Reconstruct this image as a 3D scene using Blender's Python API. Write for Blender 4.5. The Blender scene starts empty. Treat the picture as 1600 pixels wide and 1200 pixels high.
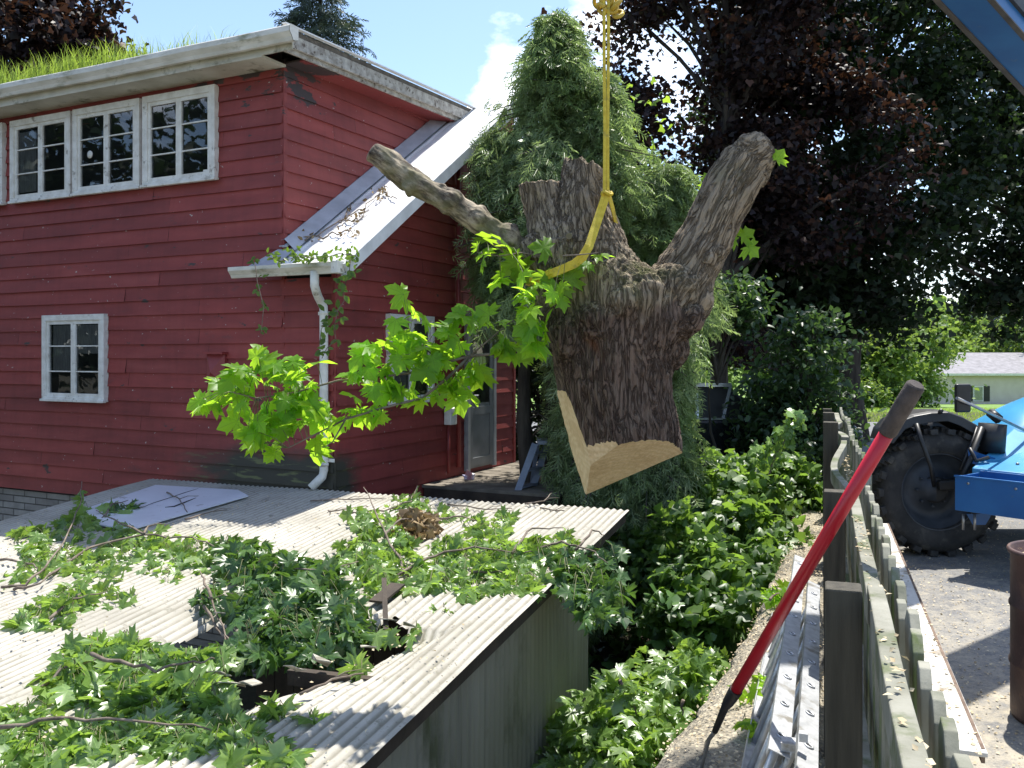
import bpy, bmesh, math, random
import numpy as np
from mathutils import Vector, Matrix, noise as mn
R = math.radians
rnd = random.Random(7)
npr = np.random.default_rng(7)
scene = bpy.context.scene
col = scene.collection

# ---------------------------------------------------------------- camera, sky, sun, exposure
F = 1400.0; EYE = 1.95
cam_data = bpy.data.cameras.new("camera")
cam = bpy.data.objects.new("camera", cam_data); col.objects.link(cam)
cam.location = (0, 0, EYE); cam.rotation_euler = (R(90), 0, 0)
cam_data.sensor_width = 36; cam_data.lens = 36 * F / 1600
cam_data.shift_y = -47 / 1600
cam_data.clip_start = 0.05; cam_data.clip_end = 2000
scene.camera = cam
SUN_TO = Vector((0.215, 0.36, 1)).normalized()
world = bpy.data.worlds.new("World"); scene.world = world; world.use_nodes = True
nt = world.node_tree; nt.nodes.clear()
wo = nt.nodes.new("ShaderNodeOutputWorld"); bg = nt.nodes.new("ShaderNodeBackground")
sky = nt.nodes.new("ShaderNodeTexSky"); sky.sky_type = 'NISHITA'; sky.sun_disc = False
sky.sun_elevation = math.asin(SUN_TO.z); sky.sun_rotation = math.atan2(SUN_TO.x, SUN_TO.y)
sky.air_density = 1.0; sky.dust_density = 0.8; sky.ozone_density = 2.6
tc = nt.nodes.new("ShaderNodeTexCoord"); mp = nt.nodes.new("ShaderNodeMapping")
mp.inputs['Scale'].default_value = (1, 1, 1.8); mp.inputs['Location'].default_value = (0.35, 0.1, 0.22)
nz = nt.nodes.new("ShaderNodeTexNoise"); nz.inputs['Scale'].default_value = 3.6; nz.inputs['Detail'].default_value = 9; nz.inputs['Roughness'].default_value = .58
rp = nt.nodes.new("ShaderNodeValToRGB"); rp.color_ramp.elements[0].position = .56; rp.color_ramp.elements[1].position = .72
mx = nt.nodes.new("ShaderNodeMix"); mx.data_type = 'RGBA'
mx.inputs['B'].default_value = (10.5, 10.8, 11.2, 1)
L = nt.links.new
L(tc.outputs['Generated'], mp.inputs['Vector']); L(mp.outputs[0], nz.inputs['Vector'])
acc = nz.outputs['Fac']          # clouds thicken around a few directions of the sky
for (dx, dz, rad, amp) in ((-.015, .31, .045, .13), (.09, .40, .16, .22), (-.115, .335, .028, .06), (.35, .12, .34, .07), (-.5, .35, .45, -.13), (.62, .30, .22, -.02)):
    ds_ = nt.nodes.new("ShaderNodeVectorMath"); ds_.operation = 'DISTANCE'; L(tc.outputs['Generated'], ds_.inputs[0])
    ds_.inputs[1].default_value = tuple(Vector((dx, 1, dz)).normalized())
    mr_ = nt.nodes.new("ShaderNodeMapRange"); mr_.interpolation_type = 'SMOOTHSTEP'
    mr_.inputs['From Min'].default_value = rad * 1.6; mr_.inputs['From Max'].default_value = 0; mr_.inputs['To Min'].default_value = 0; mr_.inputs['To Max'].default_value = amp
    L(ds_.outputs['Value'], mr_.inputs[0])
    ad_ = nt.nodes.new("ShaderNodeMath"); ad_.operation = 'ADD'; L(acc, ad_.inputs[0]); L(mr_.outputs[0], ad_.inputs[1]); acc = ad_.outputs[0]
L(acc, rp.inputs['Fac'])
L(rp.outputs['Color'], mx.inputs['Factor']); L(sky.outputs[0], mx.inputs['A']); L(mx.outputs['Result'], bg.inputs['Color'])
bg.inputs['Strength'].default_value = 0.128
L(bg.outputs[0], wo.inputs[0])
sd = bpy.data.lights.new("sun", 'SUN'); sd.energy = 4.2; sd.angle = R(0.5); sd.color = (1, .96, .88)
sun = bpy.data.objects.new("sun", sd); col.objects.link(sun)
sun.rotation_euler = (-SUN_TO).to_track_quat('-Z', 'Y').to_euler(); sun.location = (0, 0, 30)
vs = scene.view_settings; vs.view_transform = 'Standard'; vs.look = 'None'; vs.gamma = 1; vs.exposure = 0.95
scene.render.engine = 'CYCLES'
scene.cycles.max_bounces = 7; scene.cycles.transparent_max_bounces = 8; scene.cycles.use_denoising = True
scene.cycles.sample_clamp_indirect = 6

# ---------------------------------------------------------------- helpers
def P(px, py, Y):
    return Vector(((px - 800) / F * Y, Y, EYE - (py - 553) / F * Y))

def prop(o, label=None, cat=None, group=None, kind=None):
    if label: o['label'] = label
    if cat: o['category'] = cat
    if group: o['group'] = group
    if kind: o['kind'] = kind
    return o

def empty(name, loc, label, cat, group=None):
    o = bpy.data.objects.new(name, None); col.objects.link(o); o.location = loc
    o.empty_display_size = .2
    return prop(o, label, cat, group)

def root_loc(p):
    v = Vector((0, 0, 0))
    while p is not None:
        v += Vector(p.location); p = p.parent
    return v

class MB:
    def __init__(s): s.v = []; s.f = []; s.m = []; s.sm = []
    def add(s, vs_, fs, m=0, smooth=False):
        n = len(s.v); s.v += [tuple(v) for v in vs_]
        for f in fs: s.f.append([i + n for i in f]); s.m.append(m); s.sm.append(smooth)
        return s
    def box(s, c, size, ax=None, m=0):
        """box centred at c, size along three axes"""
        ax = ax or (Vector((1, 0, 0)), Vector((0, 1, 0)), Vector((0, 0, 1)))
        c = Vector(c); h = [Vector(ax[i]).normalized() * (size[i] / 2) for i in range(3)]
        vs_ = [c + sx * h[0] + sy * h[1] + sz * h[2] for sz in (-1, 1) for sy in (-1, 1) for sx in (-1, 1)]
        s.add(vs_, [(0, 2, 3, 1), (4, 5, 7, 6), (0, 1, 5, 4), (2, 6, 7, 3), (0, 4, 6, 2), (1, 3, 7, 5)], m); return s
    def bar(s, a, b, w, h, up=(0, 0, 1), m=0):
        a = Vector(a); b = Vector(b); d = (b - a); l = d.length; d.normalize()
        x = d.cross(Vector(up)); x = x.normalized() if x.length > 1e-5 else Vector((1, 0, 0)); z = x.cross(d)
        return s.box((a + b) / 2, (l, w, h), (d, x, z), m)
    def tube(s, pts, rad, n=10, m=0, cap=True, flat=1.0):
        pts = [Vector(p) for p in pts]; rr = rad if hasattr(rad, '__len__') else [rad] * len(pts)
        base = len(s.v); up = Vector((0.13, .2, 1)).normalized(); prevx = None
        for i, p in enumerate(pts):
            t = (pts[min(i + 1, len(pts) - 1)] - pts[max(i - 1, 0)]).normalized()
            x = (prevx - t * prevx.dot(t)) if prevx is not None else t.cross(up if abs(t.dot(up)) < .95 else Vector((1, 0, 0)))
            x.normalize(); prevx = x; y = t.cross(x)
            for k in range(n):
                a = 2 * math.pi * k / n
                s.v.append(tuple(p + (x * math.cos(a) + y * math.sin(a) * flat) * rr[i]))
        for i in range(len(pts) - 1):
            for k in range(n):
                a = base + i * n + k; b = base + i * n + (k + 1) % n
                s.f.append([a, b, b + n, a + n]); s.m.append(m); s.sm.append(True)
        if cap:
            s.f.append([base + k for k in range(n)][::-1]); s.m.append(m); s.sm.append(False)
            e = base + (len(pts) - 1) * n
            s.f.append([e + k for k in range(n)]); s.m.append(m); s.sm.append(False)
        return s
    def revolve(s, prof, c, ax, n=40, m=0, smooth=True, closed=False):
        """prof list of (radius, along)."""
        c = Vector(c); ax = Vector(ax).normalized(); u = ax.cross(Vector((0, 0, 1)) if abs(ax.z) < .9 else Vector((1, 0, 0))).normalized(); w = ax.cross(u)
        base = len(s.v)
        for (r, l) in prof:
            for k in range(n):
                a = 2 * math.pi * k / n
                s.v.append(tuple(c + ax * l + (u * math.cos(a) + w * math.sin(a)) * r))
        q = len(prof)
        for i in range(q if closed else q - 1):
            j = (i + 1) % q
            for k in range(n):
                k2 = (k + 1) % n
                s.f.append([base + i * n + k, base + i * n + k2, base + j * n + k2, base + j * n + k]); s.m.append(m); s.sm.append(smooth)
        return s
    def build(s, name, mats, parent=None, bevel=0, fix=True):
        off = root_loc(parent)
        me = bpy.data.meshes.new(name)
        me.from_pydata([(v[0] - off.x, v[1] - off.y, v[2] - off.z) for v in s.v], [], s.f)
        mats = mats if isinstance(mats, (list, tuple)) else [mats]
        for m in mats: me.materials.append(m)
        me.polygons.foreach_set('material_index', s.m); me.polygons.foreach_set('use_smooth', s.sm)
        if fix:
            bm = bmesh.new(); bm.from_mesh(me); bmesh.ops.recalc_face_normals(bm, faces=bm.faces); bm.to_mesh(me); bm.free()
        me.update()
        o = bpy.data.objects.new(name, me); col.objects.link(o); o.parent = parent
        if bevel:
            b = o.modifiers.new('bevel', 'BEVEL'); b.width = bevel; b.segments = 2; b.limit_method = 'ANGLE'
        return o

def np_mesh(name, V, faces, mats, parent=None, smooth=False, mi=None):
    """V Nx3 world, faces MxK int"""
    off = root_loc(parent)
    V = np.asarray(V, np.float32) - np.array(off, np.float32)
    faces = np.asarray(faces, np.int32); k = faces.shape[1]
    me = bpy.data.meshes.new(name)
    me.vertices.add(len(V)); me.vertices.foreach_set('co', V.ravel())
    me.loops.add(faces.size); me.loops.foreach_set('vertex_index', faces.ravel())
    me.polygons.add(len(faces)); me.polygons.foreach_set('loop_start', np.arange(0, faces.size, k, dtype=np.int32))
    if smooth: me.polygons.foreach_set('use_smooth', np.ones(len(faces), bool))
    for m in (mats if isinstance(mats, (list, tuple)) else [mats]): me.materials.append(m)
    if mi is not None: me.polygons.foreach_set('material_index', np.asarray(mi, np.int32))
    me.update(calc_edges=True); me.validate()
    o = bpy.data.objects.new(name, me); col.objects.link(o); o.parent = parent
    return o

# leaf templates: (verts Vx3, tris Mx3), tip along +y, face normal +z
def maple_template(detail=2):
    if detail == 2:
        h = [(.08, -.07), (.22, -.16), (.42, -.24), (.33, -.07), (.48, -.05), (.84, .02), (.64, .15), (.78, .36), (.54, .34), (.33, .30), (.38, .48), (.52, .64), (.30, .64), (.18, .78)]
    elif detail == 1:
        h = [(.36, -.18), (.38, -.02), (.76, .08), (.68, .34), (.40, .36), (.42, .62)]
    else:
        h = [(.40, -.12), (.68, .22), (.36, .48)]
    pts = [(0, 0)] + h + [(0, 1.0)] + [(-x, y) for x, y in h[::-1]]
    c = (0, .25)
    vv = [(c[0], c[1], 0)] + [(x, y, 0) for x, y in pts]
    vv = np.array(vv, np.float32); vv[:, 1] -= .0
    vv[:, 2] = .22 * np.abs(vv[:, 0]) - .34 * (vv[:, 1] - .2) ** 2 - .62 * vv[:, 0] ** 2 + .06 * np.sin(vv[:, 0] * 9) * vv[:, 1]
    n = len(pts)
    tr = [(0, 1 + i, 1 + (i + 1) % n) for i in range(n)]
    return vv, np.array(tr, np.int32)
def wilt(t):
    v = t[0].copy(); ax = np.abs(v[:, 0]); v[:, 2] = -.95 * ax - .45 * (v[:, 1] - .2) ** 2 + .08 * np.sin(v[:, 0] * 14) ; v[:, 0] *= .62; return v, t[1]
MAPLE2, MAPLE1, MAPLE0 = maple_template(2), maple_template(1), maple_template(0)
WILT2, WILT1 = wilt(MAPLE2), wilt(MAPLE1)
def oval_template():
    vv = np.array([(0, 0, 0), (.28, .35, .06), (.2, .75, .0), (0, 1, -.12), (-.2, .75, 0), (-.28, .35, .06), (0, .5, -.02)], np.float32)
    return vv, np.array([(6, i, (i + 1) % 6) for i in range(6)], np.int32)
OVAL = oval_template()
def diamond_template():
    vv = np.array([(0, 0, 0), (.36, .45, .06), (0, 1, -.1), (-.36, .45, .06)], np.float32)
    return vv, np.array([(0, 1, 2), (0, 2, 3)], np.int32)
DIAM = diamond_template()

def unit(a): return a / np.maximum(np.linalg.norm(a, axis=1, keepdims=True), 1e-6)

def leaf_arrays(tmpl, pos, fwd, nor, size):
    tv, tf = tmpl
    fwd = unit(fwd); side = unit(np.cross(fwd, nor)); nor = np.cross(side, fwd)
    V = pos[:, None, :] + size[:, None, None] * (tv[None, :, 0:1] * side[:, None, :] + tv[None, :, 1:2] * fwd[:, None, :] + tv[None, :, 2:3] * nor[:, None, :])
    n = len(pos); k = len(tv)
    Fc = tf[None] + (np.arange(n) * k)[:, None, None]
    return V.reshape(-1, 3), Fc.reshape(-1, 3)

def leaves(name, tmpl, pos, fwd, nor, size, m, parent=None):
    V, Fc = leaf_arrays(tmpl, np.asarray(pos, np.float64), np.asarray(fwd, np.float64), np.asarray(nor, np.float64), np.asarray(size, np.float64))
    o = np_mesh(name, V, Fc, m, parent)
    if len(tmpl[0]) == len(MAPLE2[0]):
        lc = np.tile(np.array(maple_template(2)[0]), (len(pos), 1)).astype(np.float32)
        o.data.attributes.new('lc', 'FLOAT_VECTOR', 'POINT').data.foreach_set('vector', lc.ravel())
    return o

# ---------------------------------------------------------------- materials
def newmat(name):
    m = bpy.data.materials.new(name); m.use_nodes = True; n = m.node_tree; n.nodes.clear()
    out = n.nodes.new('ShaderNodeOutputMaterial'); b = n.nodes.new('ShaderNodeBsdfPrincipled')
    n.links.new(b.outputs[0], out.inputs[0]); return m, n, b, out
def nd(n, t, **kw):
    x = n.nodes.new(t)
    for k, v in kw.items():
        if k in x.inputs: x.inputs[k].default_value = v
        else: setattr(x, k, v)
    return x
def ramp(n, src, stops):
    r = n.nodes.new('ShaderNodeValToRGB'); e = r.color_ramp.elements
    while len(e) < len(stops): e.new(.5)
    for i, (p, c) in enumerate(stops):
        e[i].position = p; e[i].color = (*c, 1) if len(c) == 3 else c
    n.links.new(src, r.inputs['Fac']); return r.outputs['Color']
def mixc(n, fac, a, b, mode='MIX'):
    x = n.nodes.new('ShaderNodeMix'); x.data_type = 'RGBA'; x.blend_type = mode
    for sock, v in ((x.inputs['Factor'], fac), (x.inputs['A'], a), (x.inputs['B'], b)):
        if isinstance(v, bpy.types.NodeSocket): n.links.new(v, sock)
        elif isinstance(v, (int, float)): sock.default_value = v
        else: sock.default_value = (*v, 1)
    return x.outputs['Result']
def coord(n, scale=(1, 1, 1), kind='Object', rot=(0, 0, 0)):
    t = n.nodes.new('ShaderNodeTexCoord'); mpp = n.nodes.new('ShaderNodeMapping')
    mpp.inputs['Scale'].default_value = scale; mpp.inputs['Rotation'].default_value = rot
    n.links.new(t.outputs[kind], mpp.inputs['Vector']); return mpp.outputs[0]
def noise(n, vec, scale, detail=5, rough=.55):
    x = nd(n, 'ShaderNodeTexNoise', Scale=scale, Detail=detail, Roughness=rough); n.links.new(vec, x.inputs['Vector']); return x.outputs['Fac']
def bump(n, b, h, strength=.4, dist=.01):
    x = nd(n, 'ShaderNodeBump', Strength=strength, Distance=dist); n.links.new(h, x.inputs['Height']); n.links.new(x.outputs[0], b.inputs['Normal']); return x

def pm(name, c1, c2, scale=6, rough=.6, bmp=.0, bscale=40, metal=0, stops=(.35, .65), stretch=(1, 1, 1), c3=None, s3=3, t3=(.6, .66), dist=.01, spec=.5):
    """general two tone weathered material, optional third spotty colour"""
    m, n, b, o = newmat(name)
    v = coord(n, stretch)
    f = noise(n, v, scale); c = ramp(n, f, [(stops[0], c1), (stops[1], c2)])
    if c3:
        f3 = noise(n, v, s3, 8, .65); k = ramp(n, f3, [(t3[0], (0, 0, 0)), (t3[1], (1, 1, 1))]); c = mixc(n, k, c, c3)
    n.links.new(c, b.inputs['Base Color']); b.inputs['Roughness'].default_value = rough; b.inputs['Metallic'].default_value = metal
    b.inputs['Specular IOR Level'].default_value = spec
    if bmp: bump(n, b, noise(n, v, bscale, 6), bmp, dist)
    return m

def leafmat(name, dark, light, trans, tf=.45, rough=.5, brown=None, patch=None, spec=.5, veins=False):
    m, n, b, out = newmat(name)
    g = n.nodes.new('ShaderNodeNewGeometry')
    c = ramp(n, g.outputs['Random Per Island'], [(0, dark), (.75, light), (1, tuple(min(1, x * 1.25) for x in light))])
    if brown: c = mixc(n, ramp(n, g.outputs['Random Per Island'], [(.90, (0, 0, 0)), (.93, (1, 1, 1))]), c, brown)
    if patch:
        f = noise(n, coord(n), .55, 3); c = mixc(n, ramp(n, f, [(.42, (0, 0, 0)), (.6, (1, 1, 1))]), c, patch)
    fine = noise(n, coord(n), 60, 3); c = mixc(n, .35, c, ramp(n, fine, [(.3, (.35, .35, .35)), (.7, (1, 1, 1))]), 'MULTIPLY')
    vk = None
    if veins:
        at = nd(n, 'ShaderNodeAttribute', attribute_name='lc'); sp_ = nd(n, 'ShaderNodeSeparateXYZ'); n.links.new(at.outputs['Vector'], sp_.inputs[0])
        def mt(op, a, b_=0.0):
            x = nd(n, 'ShaderNodeMath', operation=op)
            for i, q in enumerate((a, b_)):
                if isinstance(q, bpy.types.NodeSocket): n.links.new(q, x.inputs[i])
                else: x.inputs[i].default_value = q
            return x.outputs[0]
        th = mt('ARCTAN2', sp_.outputs['X'], sp_.outputs['Y']); rr_ = nd(n, 'ShaderNodeVectorMath', operation='LENGTH'); n.links.new(at.outputs['Vector'], rr_.inputs[0])
        dd = mt('MULTIPLY', mt('PINGPONG', th, .37), 1.0); dd = mt('ABSOLUTE', mt('SUBTRACT', mt('PINGPONG', mt('ADD', mt('ABSOLUTE', th), 0), .37), 0))
        dd = mt('MULTIPLY', dd, rr_.outputs['Value']); vk = ramp(n, dd, [(.008, (1, 1, 1)), (.028, (0, 0, 0))])
        c = mixc(n, mixc(n, 1.0, vk, (.45, .45, .45), 'MULTIPLY'), c, tuple(min(1, x * 1.9) for x in light))
    n.links.new(c, b.inputs['Base Color']); b.inputs['Roughness'].default_value = rough; b.inputs['Specular IOR Level'].default_value = spec
    t = n.nodes.new('ShaderNodeBsdfTranslucent')
    tcx = mixc(n, g.outputs['Random Per Island'], tuple(x * .62 for x in trans), trans)
    if vk: tcx = mixc(n, mixc(n, 1.0, vk, (.5, .5, .5), 'MULTIPLY'), tcx, tuple(x * .35 for x in trans))
    n.links.new(tcx, t.inputs['Color'])
    ms = n.nodes.new('ShaderNodeMixShader'); ms.inputs['Fac'].default_value = tf
    n.links.new(b.outputs[0], ms.inputs[1]); n.links.new(t.outputs[0], ms.inputs[2]); n.links.new(ms.outputs[0], out.inputs[0])
    return m
# ---------------------------------------------------------------- materials of the place
def siding_mat():
    m, n, b, o = newmat('red_siding')
    v = coord(n, (1, 1, 5)); v1 = coord(n)
    c = ramp(n, noise(n, v, 1.3, 6), [(.25, (.195, .032, .030)), (.55, (.27, .047, .042)), (.8, (.33, .070, .060))])
    k = ramp(n, noise(n, coord(n, (1, 1, 2.5)), 2.2, 9, .7), [(.62, (0, 0, 0)), (.74, (.75, .75, .75))])
    c = mixc(n, k, c, (.12, .05, .05))
    gi = n.nodes.new('ShaderNodeNewGeometry'); c = mixc(n, .8, c, ramp(n, gi.outputs['Random Per Island'], [(0, (.74, .74, .76)), (.6, (1, 1, 1)), (1, (1.1, 1.06, 1.02))]), 'MULTIPLY')
    st = noise(n, coord(n, (7, 7, .7)), 1.6, 5, .6); c = mixc(n, .22, c, ramp(n, st, [(.36, (.55, .52, .52)), (.55, (1, 1, 1))]), 'MULTIPLY')
    # small pale chips of missing paint
    k = ramp(n, noise(n, coord(n, (1, 1, 1.8)), 17, 4, .5), [(.712, (0, 0, 0)), (.73, (1, 1, 1))]); c = mixc(n, k, c, (.45, .40, .37))
    # bare dark wood where paint peeled at the top by the corner
    sx = nd(n, 'ShaderNodeSeparateXYZ'); n.links.new(v1, sx.inputs[0])
    def mr(src, a, b_, lo=0, hi=1):
        x = nd(n, 'ShaderNodeMapRange'); x.clamp = True
        for kk, vv in (('From Min', a), ('From Max', b_), ('To Min', lo), ('To Max', hi)): x.inputs[kk].default_value = vv
        n.links.new(src, x.inputs[0]); return x.outputs[0]
    def mth(op, a, b_):
        x = nd(n, 'ShaderNodeMath', operation=op)
        for i, q in enumerate((a, b_)):
            if isinstance(q, bpy.types.NodeSocket): n.links.new(q, x.inputs[i])
            else: x.inputs[i].default_value = q
        return x.outputs[0]
    dt = nd(n, 'ShaderNodeVectorMath', operation='DOT_PRODUCT'); n.links.new(v1, dt.inputs[0]); dt.inputs[1].default_value = tuple(D1)
    ds = nd(n, 'ShaderNodeVectorMath', operation='DOT_PRODUCT'); n.links.new(v1, ds.inputs[0]); ds.inputs[1].default_value = tuple(D2)
    T, S, Z = dt.outputs['Value'], ds.outputs['Value'], sx.outputs['Z']
    nearC = mth('MULTIPLY', mr(T, 3.2, .8), mr(S, 1.2, .2))
    top = mth('MULTIPLY', mr(Z, 4.3, 5.0), nearC)
    pn = noise(n, coord(n, (1, 1, 2.5)), 3.2, 6, .6)
    k = mr(mth('ADD', pn, mth('MULTIPLY', top, .24)), .672, .695)
    c = mixc(n, k, c, (.055, .04, .038))
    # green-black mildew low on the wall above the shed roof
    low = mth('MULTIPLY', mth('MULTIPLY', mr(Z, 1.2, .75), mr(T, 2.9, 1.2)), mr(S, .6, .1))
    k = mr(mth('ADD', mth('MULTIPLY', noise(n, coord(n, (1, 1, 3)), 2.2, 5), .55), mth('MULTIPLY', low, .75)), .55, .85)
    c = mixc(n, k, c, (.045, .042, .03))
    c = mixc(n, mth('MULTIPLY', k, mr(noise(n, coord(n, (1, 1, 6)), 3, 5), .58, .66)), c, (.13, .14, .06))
    n.links.new(c, b.inputs['Base Color']); b.inputs['Roughness'].default_value = .62
    bump(n, b, noise(n, coord(n, (6, 6, 50)), 3, 5), .25, .004)
    return m

# house frame: corner of the extension, t runs left along the front wall, s runs back along the right wall
D1 = Vector((-.894, .447, 0)).normalized(); D2 = Vector((.447, .894, 0)).normalized(); UP = Vector((0, 0, 1))
C2 = Vector((-277 / 1400 * 9, 9, 0))
def H(t, s, z, out=0.0):
    return C2 + D1 * t + D2 * s + UP * z
def front_tz(px, py, out=0.0):
    """pixel on the front wall plane (pushed out towards the viewer) -> t, z"""
    r = (px - 800) / F; o = C2 - D2 * out
    t = (o.x - r * o.y) / (r * D1.y - D1.x); Y = o.y + t * D1.y
    return t, EYE - (py - 553) / F * Y
def right_sz(px, py, t0=0.0):
    r = (px - 800) / F; o = C2 + D1 * t0
    s = (r * o.y - o.x) / (D2.x - r * D2.y); Y = o.y + s * D2.y
    return s, EYE - (py - 553) / F * Y

M_SIDE = siding_mat()
M_WHITE = pm('old_white_paint', (.62, .60, .55), (.78, .77, .73), 9, .55, .3, 60, c3=(.20, .17, .13), s3=7, t3=(.60, .70))
M_GUT = pm('gutter_paint', (.55, .53, .46), (.74, .72, .66), 3, .5, .15, 40, c3=(.22, .22, .13), s3=2.2, t3=(.54, .70), stretch=(1, 1, 3))
M_SOFF = pm('soffit_paint', (.46, .44, .36), (.62, .60, .52), 2.5, .7, .3, 30, c3=(.12, .11, .06), s3=3, t3=(.56, .68))
M_RAKE = pm('bare_rake_board', (.30, .27, .23), (.55, .52, .46), 4, .8, .6, 30, stretch=(3, 3, 3), c3=(.10, .07, .05), s3=6, t3=(.56, .66))
M_SHINGLE = pm('dark_shingle', (.05, .045, .04), (.11, .10, .085), 12, .9, .8, 60)
M_METAL_ROOF = pm('white_metal_roof', (.66, .66, .66), (.80, .80, .80), 3, .42, .1, 20, c3=(.42, .42, .40), s3=4, t3=(.60, .75))
M_FLASH = pm('grey_flashing', (.34, .35, .39), (.46, .47, .52), 5, .45, .1, 30)
M_DARK = pm('near_black', (.012, .012, .012), (.02, .02, .02), 2, .9)
M_CURT = pm('curtain_cloth', (.16, .16, .165), (.28, .28, .28), 14, .9, .5, 20, stretch=(8, 8, .6))
M_STONE = None
def glass_mat():
    m, n, b, o = newmat('window_glass')
    gl = nd(n, 'ShaderNodeBsdfGlossy', Roughness=.02); gl.inputs['Color'].default_value = (.9, .92, .95, 1)
    tr = nd(n, 'ShaderNodeBsdfTransparent'); tr.inputs['Color'].default_value = (.82, .85, .85, 1)
    fr = nd(n, 'ShaderNodeFresnel', IOR=1.9)
    bp = nd(n, 'ShaderNodeBump', Strength=.06, Distance=.05); n.links.new(noise(n, coord(n), 1.6, 2), bp.inputs['Height']); n.links.new(bp.outputs[0], gl.inputs['Normal'])
    ms = nd(n, 'ShaderNodeMixShader'); n.links.new(fr.outputs[0], ms.inputs[0]); n.links.new(tr.outputs[0], ms.inputs[1]); n.links.new(gl.outputs[0], ms.inputs[2])
    n.links.new(ms.outputs[0], o.inputs[0]); return m
M_GLASS = glass_mat()
def stone_mat(name, sc=1.0):
    m, n, b, o = newmat(name)
    t = n.nodes.new('ShaderNodeTexCoord')
    d1 = nd(n, 'ShaderNodeVectorMath', operation='DOT_PRODUCT'); n.links.new(t.outputs['Object'], d1.inputs[0]); d1.inputs[1].default_value = tuple(D1 - D2 * .3)
    sx = nd(n, 'ShaderNodeSeparateXYZ'); n.links.new(t.outputs['Object'], sx.inputs[0])
    cb = nd(n, 'ShaderNodeCombineXYZ'); n.links.new(d1.outputs['Value'], cb.inputs[0]); n.links.new(sx.outputs['Z'], cb.inputs[1])
    br = n.nodes.new('ShaderNodeTexBrick'); n.links.new(cb.outputs[0], br.inputs['Vector'])
    for k, v in (('Scale', 1.0), ('Brick Width', .42), ('Row Height', .085), ('Mortar Size', .008), ('Mortar Smooth', .3), ('Bias', .1)): br.inputs[k].default_value = v
    br.inputs['Color1'].default_value = (.40, .38, .35, 1); br.inputs['Color2'].default_value = (.26, .24, .22, 1); br.inputs['Mortar'].default_value = (.10, .09, .08, 1)
    c = mixc(n, .5, br.outputs['Color'], ramp(n, noise(n, coord(n), 9, 6), [(.3, (.4, .4, .4)), (.7, (1, 1, 1))]), 'MULTIPLY')
    n.links.new(c, b.inputs['Base Color']); b.inputs['Roughness'].default_value = .9
    mxh = nd(n, 'ShaderNodeMath', operation='MULTIPLY_ADD'); n.links.new(br.outputs['Fac'], mxh.inputs[0]); mxh.inputs[1].default_value = -1; n.links.new(noise(n, coord(n), 25, 6), mxh.inputs[2])
    bump(n, b, mxh.outputs[0], .8, .012); return m
M_STONE = stone_mat('fieldstone')
M_VENT = pm('vent_red_paint', (.20, .03, .03), (.27, .045, .045), 4, .5)

house = empty('red_house', (C2.x, C2.y, 0), 'red clapboard house with grassy roof edge and steep white metal side roof', 'house')

def clap(O, a, nrm, Ln, z0, z1, exp=.163, seed=1):
    r = random.Random(seed); mb = MB(); k = int((z1 - z0) / exp) + 1
    for i in range(k):
        zb = z0 + i * exp; zt = zb + exp; bp_ = [0.0]
        while bp_[-1] < Ln: bp_.append(min(Ln, bp_[-1] + (r.uniform(.4, 3.0) if len(bp_) == 1 else r.uniform(2.2, 3.4))))
        if len(bp_) > 2 and bp_[-1] - bp_[-2] < .3: bp_.pop(-2)
        for q in range(len(bp_) - 1):
            l0, l1 = bp_[q] + (.0015 if q else 0), bp_[q + 1] - (.0015 if q < len(bp_) - 2 else 0); m_ = max(1, int((l1 - l0) / .8)); V = []
            j = r.uniform(-.003, .003); jo = r.uniform(-.002, .006)
            for e in range(m_ + 1):
                p = O + a * (l0 + (l1 - l0) * e / m_); jz = j + r.uniform(-.003, .003); jn = jo + r.uniform(-.002, .003)
                V += [p + nrm * .001 + UP * (zb + jz), p + nrm * (.024 + jn) + UP * (zb + jz), p + nrm * .003 + UP * (zt + .012)]
            mb.add(V, [f for e in range(m_) for f in ((3 * e, 3 * e + 3, 3 * e + 4, 3 * e + 1), (3 * e + 1, 3 * e + 4, 3 * e + 5, 3 * e + 2))])
    return mb
def clip(o, co, no):
    bm = bmesh.new(); bm.from_mesh(o.data)
    bmesh.ops.bisect_plane(bm, geom=bm.verts[:] + bm.edges[:] + bm.faces[:], plane_co=Vector(co) - root_loc(o.parent), plane_no=no, clear_outer=True)
    bm.to_mesh(o.data); bm.free()

tC1 = .66
LT0 = 3.0; LTS = .665           # lean-to roof height at the wall line and its slope
def lt_z(s): return LT0 + LTS * s
# front wall : upper part (t > tC1) and the extension strip
fr = clap(H(tC1, 0, 0), D1, -D2, 7.6, .27, 5.05, seed=3).build('siding', M_SIDE, house, fix=False)
fr2 = clap(H(0.0, 0, 0), D1, -D2, tC1, .27, 2.70, seed=3).build('siding', M_SIDE, house, fix=False)
gb = clap(H(tC1, 0, 0), D2, -D1, 3.9, .27, 5.3, seed=5).build('siding', M_SIDE, house, fix=False)
rise = .028
clip(gb, H(tC1, 0, 5.02), (Vector((0, 0, 1)) - D2 * rise).normalized())
er = clap(H(0, 0, 0), D2, -D1, 4.0, .12, 5.3, seed=6).build('siding', M_SIDE, house, fix=False)
clip(er, H(0, 0, LT0 - .07), (Vector((0, 0, 1)) - D2 * LTS).normalized())
# corner boards
for tt, z1 in ((tC1, 5.0), (0, 2.9)):
    mb = MB(); mb.box(H(tt + .005, .012, (z1 + .3) / 2 + (0 if tt else .0)) , (.05, .05, z1 - .3), (D1, D2, UP)); mb.build('corner_board', M_SIDE, house)
mb = MB(); mb.box(H(-.005, 4.0, 2.7), (.06, .06, 4.6), (D1, D2, UP))
mb.build('corner_board', M_SIDE, house)
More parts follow.
